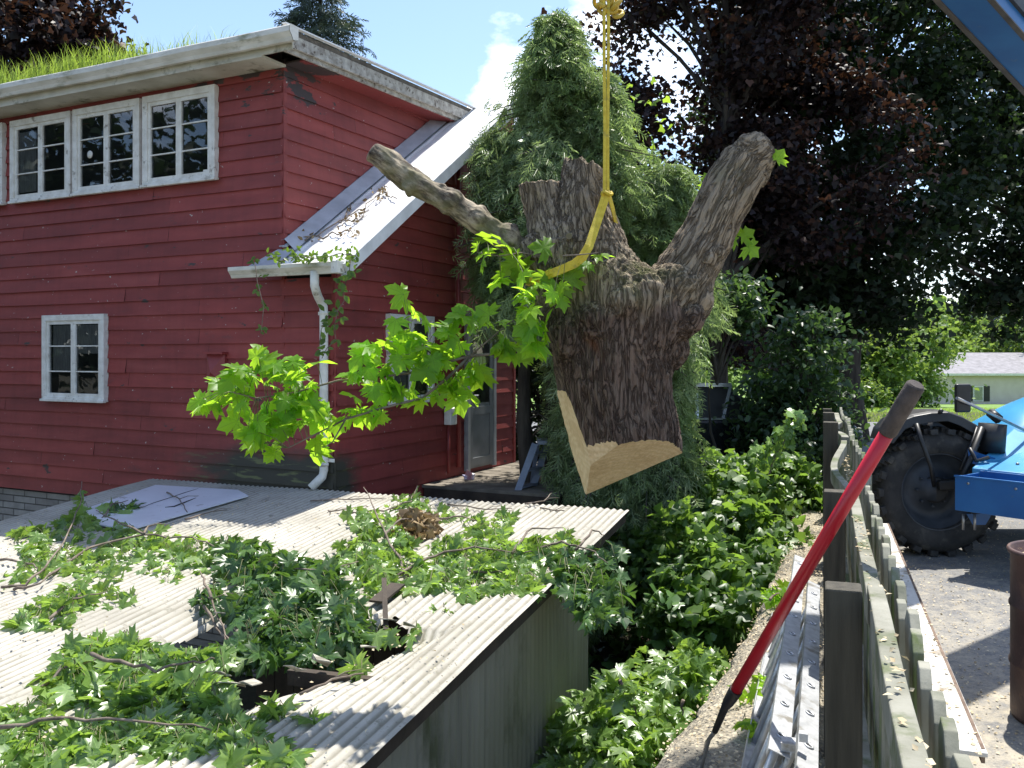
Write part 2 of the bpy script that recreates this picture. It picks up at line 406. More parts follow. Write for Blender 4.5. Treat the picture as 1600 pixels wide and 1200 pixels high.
# body behind the boards so no light leaks
mb = MB()
mb.box(H(4.46, 1.95, 2.65), (7.56, 3.84, 4.76), (D1, D2, UP))
mb.add([H(.02, .03, .1), H(tC1, .03, .1), H(tC1, 3.95, .1), H(.02, 3.95, .1), H(.02, .03, LT0 - .14), H(tC1, .03, LT0 - .14), H(tC1, 3.95, lt_z(3.3)), H(.02, 3.95, lt_z(3.3))],
       [(0, 1, 5, 4), (0, 4, 7, 3), (3, 7, 6, 2), (4, 5, 6, 7)])
mb.build('wall', M_DARK, house)
# stone foundation
mb = MB()
mb.box(H(4.1, .15, -.62), (8.3, .22, 1.72), (D1, D2, UP))
mb.box(H(.14, 2.05, -.62), (.22, 3.9, 1.42), (D1, D2, UP))
mb.build('foundation', M_STONE, house)

# main roof
mb = MB()
a = [H(.34, -.36, 5.13), H(8.5, -.36, 5.13), H(8.5, 3.5, 5.13 + 3.86 * rise), H(.34, 3.5, 5.13 + 3.86 * rise)]
mb.add(a + [p + UP * .05 for p in a], [(0, 1, 2, 3), (4, 7, 6, 5), (0, 4, 5, 1), (1, 5, 6, 2), (2, 6, 7, 3), (3, 7, 4, 0)])
roof = mb.build('roof', M_SHINGLE, house)
mb = MB()   # thin metal drip line above the rake
mb.bar(H(.31, -.40, 5.195), H(.31, 3.5, 5.195 + 3.9 * rise), .05, .014)
mb.build('drip_edge', M_METAL_ROOF, house)
mb = MB()
mb.bar(H(.35, -.36, 5.065), H(.35, 3.45, 5.065 + 3.81 * rise), .03, .125)
mb.bar(H(.385, -.36, 4.985), H(.385, 3.45, 4.985 + 3.81 * rise), .025, .06)
mb.build('rake_board', M_RAKE, house)
mb = MB()
mb.bar(H(8.4, -.19, 4.93), H(.62, -.19, 4.93), .36, .025)
mb.bar(H(8.4, -.352, 5.02), H(.24, -.352, 5.02), .02, .16)
mb.build('soffit', M_SOFF, house)
mb = MB(); mb.bar(H(.53, .0, 4.965), H(.53, 3.45, 4.965 + 3.45 * rise), .26, .02); mb.build('soffit', M_SIDE, house)
mb = MB()    # gutter, K profile swept along the eave
prof = [(-.36, 5.14), (-.36, 5.01), (-.41, 4.995), (-.44, 4.995), (-.455, 5.03), (-.49, 5.075), (-.49, 5.125), (-.475, 5.14), (-.475, 5.12), (-.37, 5.03)]
ts = [.165 + 8.2 * i / 12 for i in range(13)]
rg = random.Random(4); zj = [rg.uniform(-.008, .008) for _ in ts]
vv = [H(t, s, z + zj[i]) for i, t in enumerate(ts) for (s, z) in prof]; q = len(prof)
mb.add(vv, [(i * q + k, i * q + (k + 1) % q, (i + 1) * q + (k + 1) % q, (i + 1) * q + k) for i in range(12) for k in range(q)])
mb.add([H(.16, s, z) for s, z in prof[:8]], [tuple(range(8))])
mb.build('gutter', M_GUT, house)

# lean-to roof in white standing seam metal
oh = .38; s0 = -.30; s1 = 3.55
def LTp(t, s, dz=0): return H(t, s, lt_z(s) + dz)
mb = MB()
t_in, t_out = tC1 + .32, -oh
ns = 22; nt_ = 30
for top in (0.0,):
    V = []; Fc = []
    for i in range(nt_ + 1):
        t = t_out + (tC1 - t_out) * i / nt_
        for j in range(ns + 1):
            s = s0 + (s1 - s0) * j / ns
            rib = .018 if i % 6 == 0 else .0
            V.append(LTp(t, s, rib + .004 * math.sin(s * 9 + t * 3)))
    for i in range(nt_):
        for j in range(ns):
            b0 = i * (ns + 1) + j; Fc.append((b0, b0 + 1, b0 + ns + 2, b0 + ns + 1))
    mb.add(V, Fc)
mb.build('side_roof', M_METAL_ROOF, house, fix=False)
mb = MB()   # deck under metal
a = [LTp(t_out + .02, s0, -.02), LTp(tC1 - .01, s0, -.02), LTp(tC1 - .01, s1, -.02), LTp(t_out + .02, s1, -.02)]
mb.add(a + [p - UP * .05 for p in a], [(0, 1, 2, 3), (4, 7, 6, 5), (0, 4, 5, 1), (1, 5, 6, 2), (2, 6, 7, 3), (3, 7, 4, 0)])
mb.build('roof_deck', M_DARK, house)
mb = MB()
mb.bar(LTp(t_out + .0, s0 - .02, -.03), LTp(t_out + .0, s1, -.03), .03, .12)
mb.bar(LTp(t_out + .028, s0 - .02, -.095), LTp(t_out + .028, s1, -.095), .05, .035)
mb.build('rake_trim', pm('rake_trim_paint', (.50, .51, .52), (.66, .67, .68), 4, .5, .2, 30), house)
mb = MB()   # flashing against the gable wall
mb.bar(LTp(tC1 - .012, -.02, .075), LTp(tC1 - .012, s1 - .2, .075), .10, .02)
mb.add([LTp(tC1 + .02, -.02, .14), LTp(tC1 + .02, s1 - .2, .14), LTp(tC1 - .03, s1 - .2, .15), LTp(tC1 - .03, -.02, .15),
        LTp(tC1 - .17, -.02, .028), LTp(tC1 - .17, s1 - .2, .028)], [(0, 1, 2, 3), (3, 2, 5, 4)])
a = [LTp(tC1 + .26, s0, .02), LTp(tC1 - .16, s0, .03), LTp(tC1 - .16, -.0, .03), LTp(tC1 + .05, .0, .05)]
mb.add(a + [p - UP * .02 for p in a], [(0, 1, 2, 3), (4, 7, 6, 5), (0, 4, 5, 1), (3, 2, 6, 7), (0, 3, 7, 4)])
mb.build('flashing', M_FLASH, house)
# lean-to gutter
prof2 = [(-.31, .06), (-.31, -.03), (-.33, -.05), (-.37, -.05), (-.385, -.02), (-.42, .02), (-.42, .055), (-.405, .06), (-.40, .045), (-.33, .0)]
zz = lt_z(s0) - .03
ts = [t_out + .03, tC1 + .36]
q = len(prof2); mb = MB()
mb.add([H(t, s, zz + z) for t in ts for s, z in prof2], [(k, (k + 1) % q, q + (k + 1) % q, q + k) for k in range(q)])
for t in ts: mb.add([H(t, s, zz + z) for s, z in prof2[:8]], [tuple(range(8))])
sg = mb.build('gutter', M_GUT, house)
mb = MB(); mb.box(H(t_out + .06, -.365, zz + .005), (.075, .125, .118), (D1, D2, UP)); mb.build('gutter_cap', M_WHITE, house, bevel=.004)
# downspout with elbows
t_a, _ = front_tz(491, 430, .37); t_b, z_b = front_tz(507, 480, .06)
_, z_lo = front_tz(507, 735, .06)
pts = [H(t_a, -.365, zz - .02), H(t_a, -.365, zz - .16), H(t_a - .01, -.35, zz - .22), H(t_b + .03, -.12, z_b + .10), H(t_b, -.075, z_b), H(t_b, -.07, z_b - .1), H(t_b, -.07, z_lo), H(t_b + .01, -.08, z_lo - .06), H(t_b + .09, -.16, z_lo - .17)]
mb = MB(); mb.tube(pts, .043, 16)
for pz in (z_b - .06, z_lo + .06): mb.tube([H(t_b, -.07, pz - .012), H(t_b, -.07, pz + .012)], .05, 16)
for pz in (z_b - .06, z_lo + .10):
    mb.box(H(t_b, -.03, pz), (.20, .012, .035), (D1, D2, UP))
dsp = mb.build('downspout', M_WHITE, house, bevel=0)
# dark red pipe, white conduit and a wire on the extension wall
mb = MB(); s_, _ = right_sz(710, 500); mb.tube([H(-.06, s_, lt_z(s_) - .15), H(-.06, s_, .55)], .03, 10); clipo = mb.build('downpipe', M_VENT, house)
mb = MB(); s_, z_ = right_sz(763, 260); mb.tube([H(-.05, s_, 4.5), H(-.05, s_, 3.3)], .028, 10); mb.build('conduit', M_WHITE, house)
mb = MB(); s_, z_ = right_sz(735, 262)
mb.tube([H(-.05, s_ - .25, z_ + .15), H(-.10, s_ - .15, z_ - .05), H(-.14, s_, z_ - .12), H(-.12, s_ + .2, z_ - .02), H(-.05, s_ + .38, z_ + .18)], .008, 6)
mb.tube([H(-.05, s_ - .25, z_ + .1), H(-.12, s_ - .12, z_ - .2), H(-.1, s_ + .1, z_ + .02), H(-.05, s_ + .3, z_ + .1)], .006, 6)
mb.build('cable', M_DARK, house)

# windows
def window(O, a, n, w, h, parent=house, nx=2, ny=3, fw=.075, curtain=None, dark=None, skew=0.0, label=None):
    """O lower outer corner (a runs along the wall), n outward"""
    def q(x, y, d): return O + a * x + UP * y + n * d
    mb = MB()
    for (x0, x1, y0, y1) in ((0, w, 0, fw * .7), (0, w, h - fw, h), (0, fw, fw * .7, h - fw), (w - fw, w, fw * .7, h - fw)):
        mb.box(q((x0 + x1) / 2, (y0 + y1) / 2, .045), (x1 - x0, y1 - y0, .07), (a, UP, n))
    mb.box(q(w / 2, .005, .075), (w + .02, .03, .05), (a, UP, n))
    fr_ = mb.build('window', M_WHITE, parent, bevel=.004)
    if label: fr_['label'] = label
    iw = w - 2 * fw; ih = h - fw * 1.7; cx = iw / nx; sw = .042
    mb = MB()
    for i in range(nx):
        x0 = fw + i * cx; y0 = fw * .7; x1 = x0 + cx; y1 = y0 + ih
        for (u0, u1, v0, v1) in ((x0, x1, y0, y0 + sw), (x0, x1, y1 - sw, y1), (x0, x0 + sw, y0 + sw, y1 - sw), (x1 - sw, x1, y0 + sw, y1 - sw)):
            mb.box(q((u0 + u1) / 2, (v0 + v1) / 2, .045), (u1 - u0 - .002, v1 - v0, .035), (a, UP, n))
        for j in range(1, ny):
            yy = y0 + ih * j / ny
            mb.box(q((x0 + x1) / 2, yy, .045), (cx - 2 * sw, .014, .03), (a, UP, n))
    mb.build('sash', M_WHITE, fr_)
    mb = MB()
    for i in range(nx):
        x0 = fw + i * cx + sw * .5; x1 = x0 + cx - sw
        mb.add([q(x0, fw * .7 + .02, .043), q(x1, fw * .7 + .02, .043), q(x1, h - fw - .02, .043), q(x0, h - fw - .02, .043)], [(0, 1, 2, 3)])
    mb.build('pane', M_GLASS, fr_, fix=False)
    mb = MB(); mb.box(q(w / 2, h / 2, .027), (w - fw, h - fw, .006), (a, UP, n)); mb.build('dark_backing', M_DARK, fr_)  # thin dark sheet painting the unlit interior behind the glass
    if curtain:
        mb = MB()
        for (c0, c1, y0, y1) in curtain:
            V = []; k = 16
            for i in range(k + 1):
                x = (c0 + (c1 - c0) * i / k) * w
                for y in (y0 * h, y1 * h): V.append(q(x, y, .034 + .003 * math.sin(i * 1.9)))
            mb.add(V, [(2 * i, 2 * i + 2, 2 * i + 3, 2 * i + 1) for i in range(k)], smooth=True)
        mb.build('curtain', M_CURT, fr_, fix=False)
    return fr_
def front_win(l, r, ytop_l, ybot_l, **k):
    t0, zt = front_tz(l, ytop_l, .06); _, zb = front_tz(l, ybot_l, .06); t1, _ = front_tz(r, 300, .06)
    return window(H(t0, 0, zb), -D1, -D2, t0 - t1, zt - zb, **k)
front_win(224, 337, 152, 293)
front_win(115, 219, 172, 306)
front_win(17, 111, 190, 318, curtain=[(.12, .40, .12, .85)])
front_win(-86, 5, 208, 330)
lw = front_win(67, 164, 493, 625, curtain=[(.14, .44, .35, .88), (.55, .86, .55, .88)], fw=.07)
# flower pots on the sill of the lower window
# round sticker, paper
t_, z_ = front_tz(139, 241, .06)
mb = MB(); mb.revolve([(0, 0), (.045, 0), (.045, .003), (0, .003)], H(t_, -.046, z_), -D2, 24); mb.build('sticker', M_WHITE, [c for c in house.children if c.name.startswith('window')][1])
t_, z_ = front_tz(322, 268, .06)
mb = MB(); mb.box(H(t_, -.047, z_), (.11, .004, .05), (D1, D2, UP)); mb.build('paper_note', M_WHITE, [c for c in house.children if c.name.startswith('window')][0])
s0_, zt_ = right_sz(607, 490, -.05); s1_, _ = right_sz(676, 500, -.05); _, zb_ = right_sz(607, 632, -.05)
window(H(0, s0_, zb_), D2, -D1, s1_ - s0_, zt_ - zb_, fw=.05, curtain=[(.12, .42, .05, .9), (.6, .88, .3, .9)])
# vent hood
t_, z_ = front_tz(336, 577, .06)
mb = MB(); w_ = .26; h_ = .33
def vq(x, y, d): return H(t_, 0, z_) - D1 * x + UP * y - D2 * d
mb.add([vq(-w_/2, -h_/2, .01), vq(w_/2, -h_/2, .01), vq(w_/2, h_/2, .01), vq(-w_/2, h_/2, .01), vq(-w_/2, -h_/2, .05), vq(w_/2, -h_/2, .05), vq(w_/2, h_/2, .05), vq(-w_/2, h_/2, .05), vq(0, -.03, .13), ],
       [(0, 1, 5, 4), (1, 2, 6, 5), (2, 3, 7, 6), (3, 0, 4, 7), (4, 5, 8), (5, 6, 8), (6, 7, 8), (7, 4, 8)])
mb.box(vq(0, h_ / 2 + .01, .055), (w_ + .04, .025, .11), (D1, UP, D2))
mb.build('vent_hood', M_VENT, house)
# door with storm door, frame and glass, meter box
sa, za = right_sz(728, 736, -.03); sb, _ = right_sz(769, 728, -.03)
zd0 = za; zd1 = 2.45
mb = MB()
for (x, w2) in ((sa, .06), (sb, .06)): mb.box(H(-.05, x, (zd0 + zd1) / 2), (.06, w2, zd1 - zd0), (D1, D2, UP))
mb.box(H(-.05, (sa + sb) / 2, zd1), (.06, sb - sa + .06, .07), (D1, D2, UP))
dfr = mb.build('door_frame', pm('grey_paint', (.26, .27, .28), (.38, .39, .40), 5, .6), house)
mb = MB(); mb.box(H(-.035, (sa + sb) / 2, (zd0 + zd1) / 2), (.03, sb - sa - .062, zd1 - zd0 - .04), (D1, D2, UP))
for yy in (zd0 + .10, zd0 + .75, zd1 - .14): mb.box(H(-.053, (sa + sb) / 2, yy), (.02, sb - sa - .08, .10), (D1, D2, UP))
for xx in (sa + .08, sb - .08): mb.box(H(-.0535, xx, (zd0 + zd1) / 2), (.02, .08, zd1 - zd0 - .1), (D1, D2, UP))
dr = mb.build('door', pm('door_grey', (.16, .17, .18), (.22, .23, .24), 4, .5), house)
mb = MB(); mb.box(H(-.0515, (sa + sb) / 2, zd0 + 1.35), (.004, sb - sa - .24, 1.0), (D1, D2, UP)); mb.build('pane', M_GLASS, dr)
mb = MB(); mb.tube([H(-.07, sa + .09, zd0 + .95), H(-.11, sa + .09, zd0 + .95), H(-.11, sa + .17, zd0 + .95)], .011, 8); mb.build('handle', M_FLASH, dr)
sm, zm = right_sz(704, 650, -.08)
mb = MB(); mb.box(H(-.08, sm, zm), (.10, .15, .21), (D1, D2, UP)); mb.box(H(-.137, sm, zm + .07), (.02, .15, .06), (D1, D2, UP)); mb.build('meter_box', M_WHITE, house, bevel=.01)
mb = MB(); mb.tube([H(-.05, sm, zm - .10), H(-.05, sm, .5)], .02, 8); mb.build('conduit', M_VENT, house)
# red porch trim beyond the door
# grass growing out of the gutter and roof edge
def blades(name, base, hgt, lean, m, label=None, cat=None, kind=None, w=.006, group=None):
    V = []; Fc = []
    for b0, h0, l0 in zip(base, hgt, lean):
        b0 = np.array(b0); d = np.array([l0[0], l0[1], 0.0]); sd_ = np.array([l0[1], -l0[0], 0]); nn = np.linalg.norm(sd_) + 1e-6; sd_ = sd_ / nn * w
        if npr.random() < .5: sd_ = np.array([sd_[1], -sd_[0], 0]) * .9
        k = len(V)
        for f_ in (0, .4, .75, 1):
            c = b0 + np.array([0, 0, h0 * (f_ - .25 * f_ * f_ * np.hypot(l0[0], l0[1]) / .6)]) + d * h0 * f_ * f_
            wv = sd_ * (1 - f_ * .92)
            V += [c - wv, c + wv]
        for i in range(3): Fc.append((k + 2 * i, k + 2 * i + 1, k + 2 * i + 3, k + 2 * i + 2))
    o = np_mesh(name, np.array(V), np.array(Fc), m)
    return prop(o, label, cat, group, kind)
M_GRASS = leafmat('roof_grass_leaf', (.10, .17, .02), (.22, .32, .05), (.55, .75, .10), .45, .5, brown=(.30, .24, .12))
bs = []; hs = []; ls = []
for i in range(4300):
    t = rnd.uniform(.9, 8.2); px_at = 0
    dens = 1 if t > 2.3 else (.45 if t > 1.6 else .16)
    clump = .5 + .5 * mn.noise(Vector((t * 2.1, 3.3, 0))) + .25 * mn.noise(Vector((t * 6, 1.3, 0)))
    if rnd.random() > dens * (.35 + .9 * clump): continue
    s = -.47 + abs(rnd.gauss(0, .26)) if rnd.random() < .8 else rnd.uniform(-.46, -.1)
    bs.append(H(t, s, 5.13 + max(0, s + .36) * rise + .02)); hs.append(rnd.uniform(.08, .38) * (.45 + .8 * clump) * (1.0 if t > 2.3 else .8))
    a_ = rnd.uniform(0, 6.28); k_ = rnd.uniform(.1, .75); ls.append((math.cos(a_) * k_ + .15, math.sin(a_) * k_ - .15))
blades('roof_grass', bs, hs, ls, M_GRASS, 'bright green grass sprouting from the gutter and roof edge of the red house', 'grass', 'stuff', .005)
# ---------------------------------------------------------------- ground, lot, road, lawn
def fence_x(y): return .3464 * y + .165
def wall_left_x(y):   # left edge of the top of the retaining wall
    pts = [(-3, -.9), (2, .05), (4.2, .60), (5.0, 1.02), (6.0, 1.5), (7.5, 2.15), (9, 2.72), (11.3, 3.52), (14, 4.4)]
    for (a, b), (c, d) in zip(pts, pts[1:]):
        if y <= c: return b + (d - b) * (y - a) / (c - a)
    return 4.4 + (y - 14) * .35
def smooth(a, b, x):
    t = min(1, max(0, (x - a) / (b - a))); return t * t * (3 - 2 * t)
def ground_z(x, y):
    wx = (wall_left_x(y) + fence_x(y)) / 2
    low = -1.5
    lot = -.012
    if y > 26: lot = -.012 - 1.9 * smooth(22, 75, y) - .6 * smooth(70, 120, y) + 14 * smooth(110, 420, y)
    side = smooth(wx - .02, wx + .25, x)
    z = low + (lot - low) * side
    z = z + (lot - z) * smooth(12.2, 16.5, y)
    return z + .02 * mn.noise(Vector((x * .8, y * .8, 0)))*(1-side)
def axis_pts(a, b, c, d, fine, coarse_n):
    l = list(np.linspace(a, b, coarse_n)) + list(np.arange(b, c, fine))[1:] + list(np.linspace(c, d, coarse_n))
    return l
xs = axis_pts(-260, -9, 10, 300, .22, 22); ys = axis_pts(-60, -4, 17, 520, .25, 30)
V = [(x, y, ground_z(x, y)) for y in ys for x in xs]; nx_ = len(xs)
Fc = [(j * nx_ + i, j * nx_ + i + 1, (j + 1) * nx_ + i + 1, (j + 1) * nx_ + i) for j in range(len(ys) - 1) for i in range(nx_ - 1)]
M_SOIL = pm('soil', (.035, .028, .018), (.08, .07, .035), 3, .95, .6, 30, c3=(.05, .08, .02), s3=1.5)
M_LAWNB = pm('lawn_green', (.10, .19, .025), (.17, .27, .045), 1.3, .9, .5, 40)
g = np_mesh('ground', V, Fc, [M_SOIL, M_LAWNB], smooth=True, mi=[1 if (V[f[0]][1] > 25) else 0 for f in Fc]); prop(g, kind='structure')
def sheet(name, pts, z, m, sub=1):
    mb = MB(); mb.add([(x, y, z) for x, y in pts], [tuple(range(len(pts)))]); o = mb.build(name, m); return prop(o, kind='structure')
def asphalt(name, a, b_, dust, dcol=(.42, .37, .28)):
    m, n, b, o = newmat(name)
    c = ramp(n, noise(n, coord(n), 1.2, 8, .6), [(.3, a), (.7, b_)])
    v = n.nodes.new('ShaderNodeTexVoronoi'); v.inputs['Scale'].default_value = 85; n.links.new(coord(n), v.inputs['Vector'])
    c = mixc(n, .55, c, ramp(n, v.outputs['Color'], [(0, (.35, .35, .35)), (1, (1.3, 1.3, 1.3))]), 'MULTIPLY')
    sxx = nd(n, 'ShaderNodeSeparateXYZ'); n.links.new(coord(n), sxx.inputs[0])
    fad = nd(n, 'ShaderNodeMapRange'); fad.inputs['From Min'].default_value = 9.5; fad.inputs['From Max'].default_value = 4; fad.inputs['To Max'].default_value = .13; n.links.new(sxx.outputs['Y'], fad.inputs[0])
    sm_ = nd(n, 'ShaderNodeMath', operation='ADD'); n.links.new(noise(n, coord(n), 5, 14, .9), sm_.inputs[0]); n.links.new(fad.outputs[0], sm_.inputs[1])
    k = ramp(n, sm_.outputs[0], [(dust, (0, 0, 0)), (dust + .16, (.9, .9, .9))])
    c = mixc(n, k, c, dcol)
    n.links.new(c, b.inputs['Base Color']); b.inputs['Roughness'].default_value = .9
    bump(n, b, v.outputs['Distance'], .25, .004); return m
M_ASPH = asphalt('lot_asphalt', (.15, .15, .155), (.21, .207, .20), .52)
M_ROAD = asphalt('road_asphalt', (.15, .15, .155), (.20, .20, .20), .70, (.26, .25, .23))
lot_pts = [(fence_x(-3) - .02, -3), (26, -3), (26, 17.5), (fence_x(17.5), 17.5), (fence_x(12) - .02, 12)]
sheet('parking_lot', lot_pts, 0.0, M_ASPH)
sheet('road', [(-30, 17.5), (90, 17.5), (90, 25.6), (-30, 25.6)], .006, M_ROAD)

# ---------------------------------------------------------------- retaining wall
def wall_noise(x, y, s=1.0): return mn.noise(Vector((x * 2.3, y * 2.3, 4))) * .05 + mn.noise(Vector((x * 9, y * 9, 1))) * .018 + mn.noise(Vector((x * 30, y * 30, 1))) * .006
V = []; cols_ = 46; yr = np.arange(1.0, 13.2, .05)
for y in yr:
    xl = wall_left_x(y) + .05 * mn.noise(Vector((y * 1.7, 0, 0))) + .025 * mn.noise(Vector((y * 6, 0, 0))); xr = fence_x(y) - .03
    for i in range(cols_):
        if i < 12:
            f_ = i / 11; x = xl - .10 * (1 - f_) ** 2 + .0; z = -1.7 + 1.62 * f_ ** .8
            x += .05 * mn.noise(Vector((z * 5, y * 5, 2)))
        else:
            f_ = (i - 12) / (cols_ - 13); x = xl + (xr - xl) * f_
            z = -.06 * (1 - min(1, f_ * 5)) ** 2 - .02 + wall_noise(x, y) + .10 * math.sin(f_ * 3.14) * (1 if y < 7.5 else .4) - .02 * f_
            z = z * (1 - smooth(.9, 1, f_)) + .004 * smooth(.9, 1, f_)
        V.append((x, y, z))
Fc = [(j * cols_ + i, j * cols_ + i + 1, (j + 1) * cols_ + i + 1, (j + 1) * cols_ + i) for j in range(len(yr) - 1) for i in range(cols_ - 1)]
def wallmat():
    m, n, b, o = newmat('rough_concrete')
    c = ramp(n, noise(n, coord(n), 2.0, 9, .65), [(.3, (.24, .215, .17)), (.65, (.42, .385, .32))])
    v = n.nodes.new('ShaderNodeTexVoronoi'); v.inputs['Scale'].default_value = 55; n.links.new(coord(n), v.inputs['Vector'])
    c = mixc(n, .8, c, ramp(n, v.outputs['Color'], [(.1, (.4, .38, .35)), (.9, (1.35, 1.3, 1.15))]), 'MULTIPLY')
    c = mixc(n, ramp(n, noise(n, coord(n), 1.3, 6), [(.52, (0, 0, 0)), (.62, (.8, .8, .8))]), c, (.085, .08, .07))
    n.links.new(c, b.inputs['Base Color']); b.inputs['Roughness'].default_value = .95
    bump(n, b, v.outputs['Distance'], .9, .012); return m
def wall_h(x, y):
    xl = wall_left_x(y); xr = fence_x(y) - .03; f_ = min(1, max(0, (x - xl) / (xr - xl)))
    return .02 + .08 * math.sin(f_ * 3.14) * (1 if y < 7.5 else .4)
rw = np_mesh('retaining_wall', V, Fc, wallmat(), smooth=True)
prop(rw, 'rough crumbling concrete retaining wall top littered with chips beside the picket fence', 'wall')

# ---------------------------------------------------------------- shed
SB = Vector((.3685, .9296, 0)).normalized(); SE = Vector((-.9296, .3685, 0)).normalized()
F0 = Vector((1.02, 7.8, .587)); SL = .0735
def S(u, w, dz=0): return F0 + SE * u - SB * w + UP * (-SL * w + dz)      # u to the left, w towards the viewer
def roof_uv(px, py):
    """pixel -> (u, w) on the shed roof"""
    d = Vector(((px - 800) / F, 1, -(py - 553) / F)); nrm = SE.cross(-SB - UP * SL).normalized()
    e = Vector((0, 0, EYE)); k = (F0 - e).dot(nrm) / d.dot(nrm); p = e + d * k - F0
    return p.dot(SE), -p.dot(SB)
def topx(v): return 800 + F * v.x / v.y, 553 - F * (v.z - EYE) / v.y
shed = empty('shed', (1.02, 7.8, -1.5), 'low shed with corrugated pale roof broken open and covered with fallen branches', 'shed')
HOLE = [(238, 1008), (268, 985), (330, 958), (372, 962), (420, 975), (470, 990), (560, 985), (615, 960), (640, 985), (585, 1012), (540, 1033), (500, 1040), (470, 1052), (420, 1062), (372, 1085), (345, 1075), (330, 1050), (290, 1030)]
HUV = [roof_uv(*p) for p in HOLE]
def inpoly(x, y, poly):
    c = False; j = len(poly) - 1
    for i in range(len(poly)):
        (xi, yi), (xj, yj) = poly[i], poly[j]
        if (yi > y) != (yj > y) and x < (xj - xi) * (y - yi) / (yj - yi) + xi: c = not c
        j = i
    return c
def polyd(x, y, poly):
    best = 9; j = len(poly) - 1
    for i in range(len(poly)):
        ax_, ay = poly[j]; bx, by = poly[i]; dx, dy = bx - ax_, by - ay
        t = max(0, min(1, ((x - ax_) * dx + (y - ay) * dy) / (dx * dx + dy * dy + 1e-9)))
        best = min(best, math.hypot(x - ax_ - t * dx, y - ay - t * dy)); j = i
    return best
UMAX = 5.35; WMAX = 6.3; PER = .060
du = PER / 6; us = np.arange(-.0, UMAX, du); ws = np.arange(0, WMAX, .045)
Z = np.zeros((len(ws), len(us))); keep = np.ones((len(ws), len(us)), bool)
for j, w in enumerate(ws):
    for i, u in enumerate(us):
        z = .0070 * math.sin(2 * math.pi * u / PER) + .012 * mn.noise(Vector((u * 1.1, w * .9, 0)))
        z += -.005 * ((w * .45) % 1.0)                                     # sheets lap over each other
        if .3 < u < 4.6 and w > 1.2:
            inside = inpoly(u + .03 * mn.noise(Vector((u * 7, w * 7, 3))), w + .05 * mn.noise(Vector((u * 9, w * 9, 8))), HUV)
            if inside: keep[j, i] = False
            d = polyd(u, w, HUV)
            if d < .55: z -= .10 * (1 - d / .55) ** 2 * (1 if w > 3 else .3)
        Z[j, i] = z
V = [tuple(S(u, w, Z[j, i])) for j, w in enumerate(ws) for i, u in enumerate(us)]
nu = len(us)
Fc = [(j * nu + i, j * nu + i + 1, (j + 1) * nu + i + 1, (j + 1) * nu + i) for j in range(len(ws) - 1) for i in range(nu - 1) if keep[j, i] and keep[j + 1, i] and keep[j, i + 1] and keep[j + 1, i + 1]]
def shedroof_mat():
    m, n, b, o = newmat('weathered_corrugated_sheet')
    v = coord(n)
    c = ramp(n, noise(n, v, 1.6, 8, .6), [(.3, (.30, .28, .235)), (.7, (.50, .47, .41))])
    k = ramp(n, noise(n, coord(n), 14, 8, .7), [(.56, (0, 0, 0)), (.68, (.8, .8, .8))]); c = mixc(n, k, c, (.17, .16, .12))
    k = ramp(n, noise(n, coord(n), 1.0, 5, .6), [(.55, (0, 0, 0)), (.75, (.7, .7, .7))]); c = mixc(n, k, c, (.26, .25, .19))
    vo = n.nodes.new('ShaderNodeTexVoronoi'); vo.inputs['Scale'].default_value = 30; n.links.new(v, vo.inputs['Vector'])
    k = ramp(n, vo.outputs['Distance'], [(.10, (1, 1, 1)), (.2, (0, 0, 0))]); k2 = mixc(n, 1.0, k, ramp(n, noise(n, v, 3, 3), [(.5, (0, 0, 0)), (.6, (1, 1, 1))]), 'MULTIPLY')
    c = mixc(n, k2, c, (.12, .11, .08))
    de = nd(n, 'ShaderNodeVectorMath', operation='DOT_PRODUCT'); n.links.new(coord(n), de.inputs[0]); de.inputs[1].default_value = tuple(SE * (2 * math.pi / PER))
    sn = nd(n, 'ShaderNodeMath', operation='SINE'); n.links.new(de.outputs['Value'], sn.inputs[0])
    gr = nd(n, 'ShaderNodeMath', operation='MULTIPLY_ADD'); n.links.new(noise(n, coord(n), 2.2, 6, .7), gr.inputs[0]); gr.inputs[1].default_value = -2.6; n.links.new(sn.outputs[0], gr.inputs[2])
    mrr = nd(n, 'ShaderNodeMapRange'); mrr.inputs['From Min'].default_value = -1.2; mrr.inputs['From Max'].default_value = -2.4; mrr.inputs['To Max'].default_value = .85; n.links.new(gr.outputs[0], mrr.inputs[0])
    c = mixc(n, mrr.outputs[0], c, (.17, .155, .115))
    # darker grime towards the outer edge by the side wall
    n.links.new(c, b.inputs['Base Color']); b.inputs['Roughness'].default_value = .75
    bump(n, b, noise(n, v, 60, 6), .5, .004); return m
M_SR = shedroof_mat()
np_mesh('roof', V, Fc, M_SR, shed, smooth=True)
# torn flaps of sheet round the hole
rr = random.Random(12)
for (px, py, sz) in ((345, 1060, .13), (365, 1075, .16), (460, 1052, .10), (500, 1040, .12), (395, 1075, .14), (610, 975, .12), (640, 985, .12), (350, 965, .1), (575, 1018, .1)):
    mb = MB(); u, w = roof_uv(px, py); k = 6; V = []
    a_ = rr.uniform(0, 3.1); tilt = rr.uniform(.1, .5)
    for i in range(k):
        an = a_ + i * 6.283 / k; r_ = sz * rr.uniform(.4, 1)
        V.append(S(u + math.cos(an) * r_ * .5, w + math.sin(an) * r_, .03 + math.sin(an) * tilt * sz))
    mb.add(V + [v - UP * .005 for v in V], [tuple(range(k)), tuple(range(2 * k - 1, k - 1, -1))] + [(i, i + k, (i + 1) % k + k, (i + 1) % k) for i in range(k)])
    mb.build('torn_sheet', M_SR, shed)
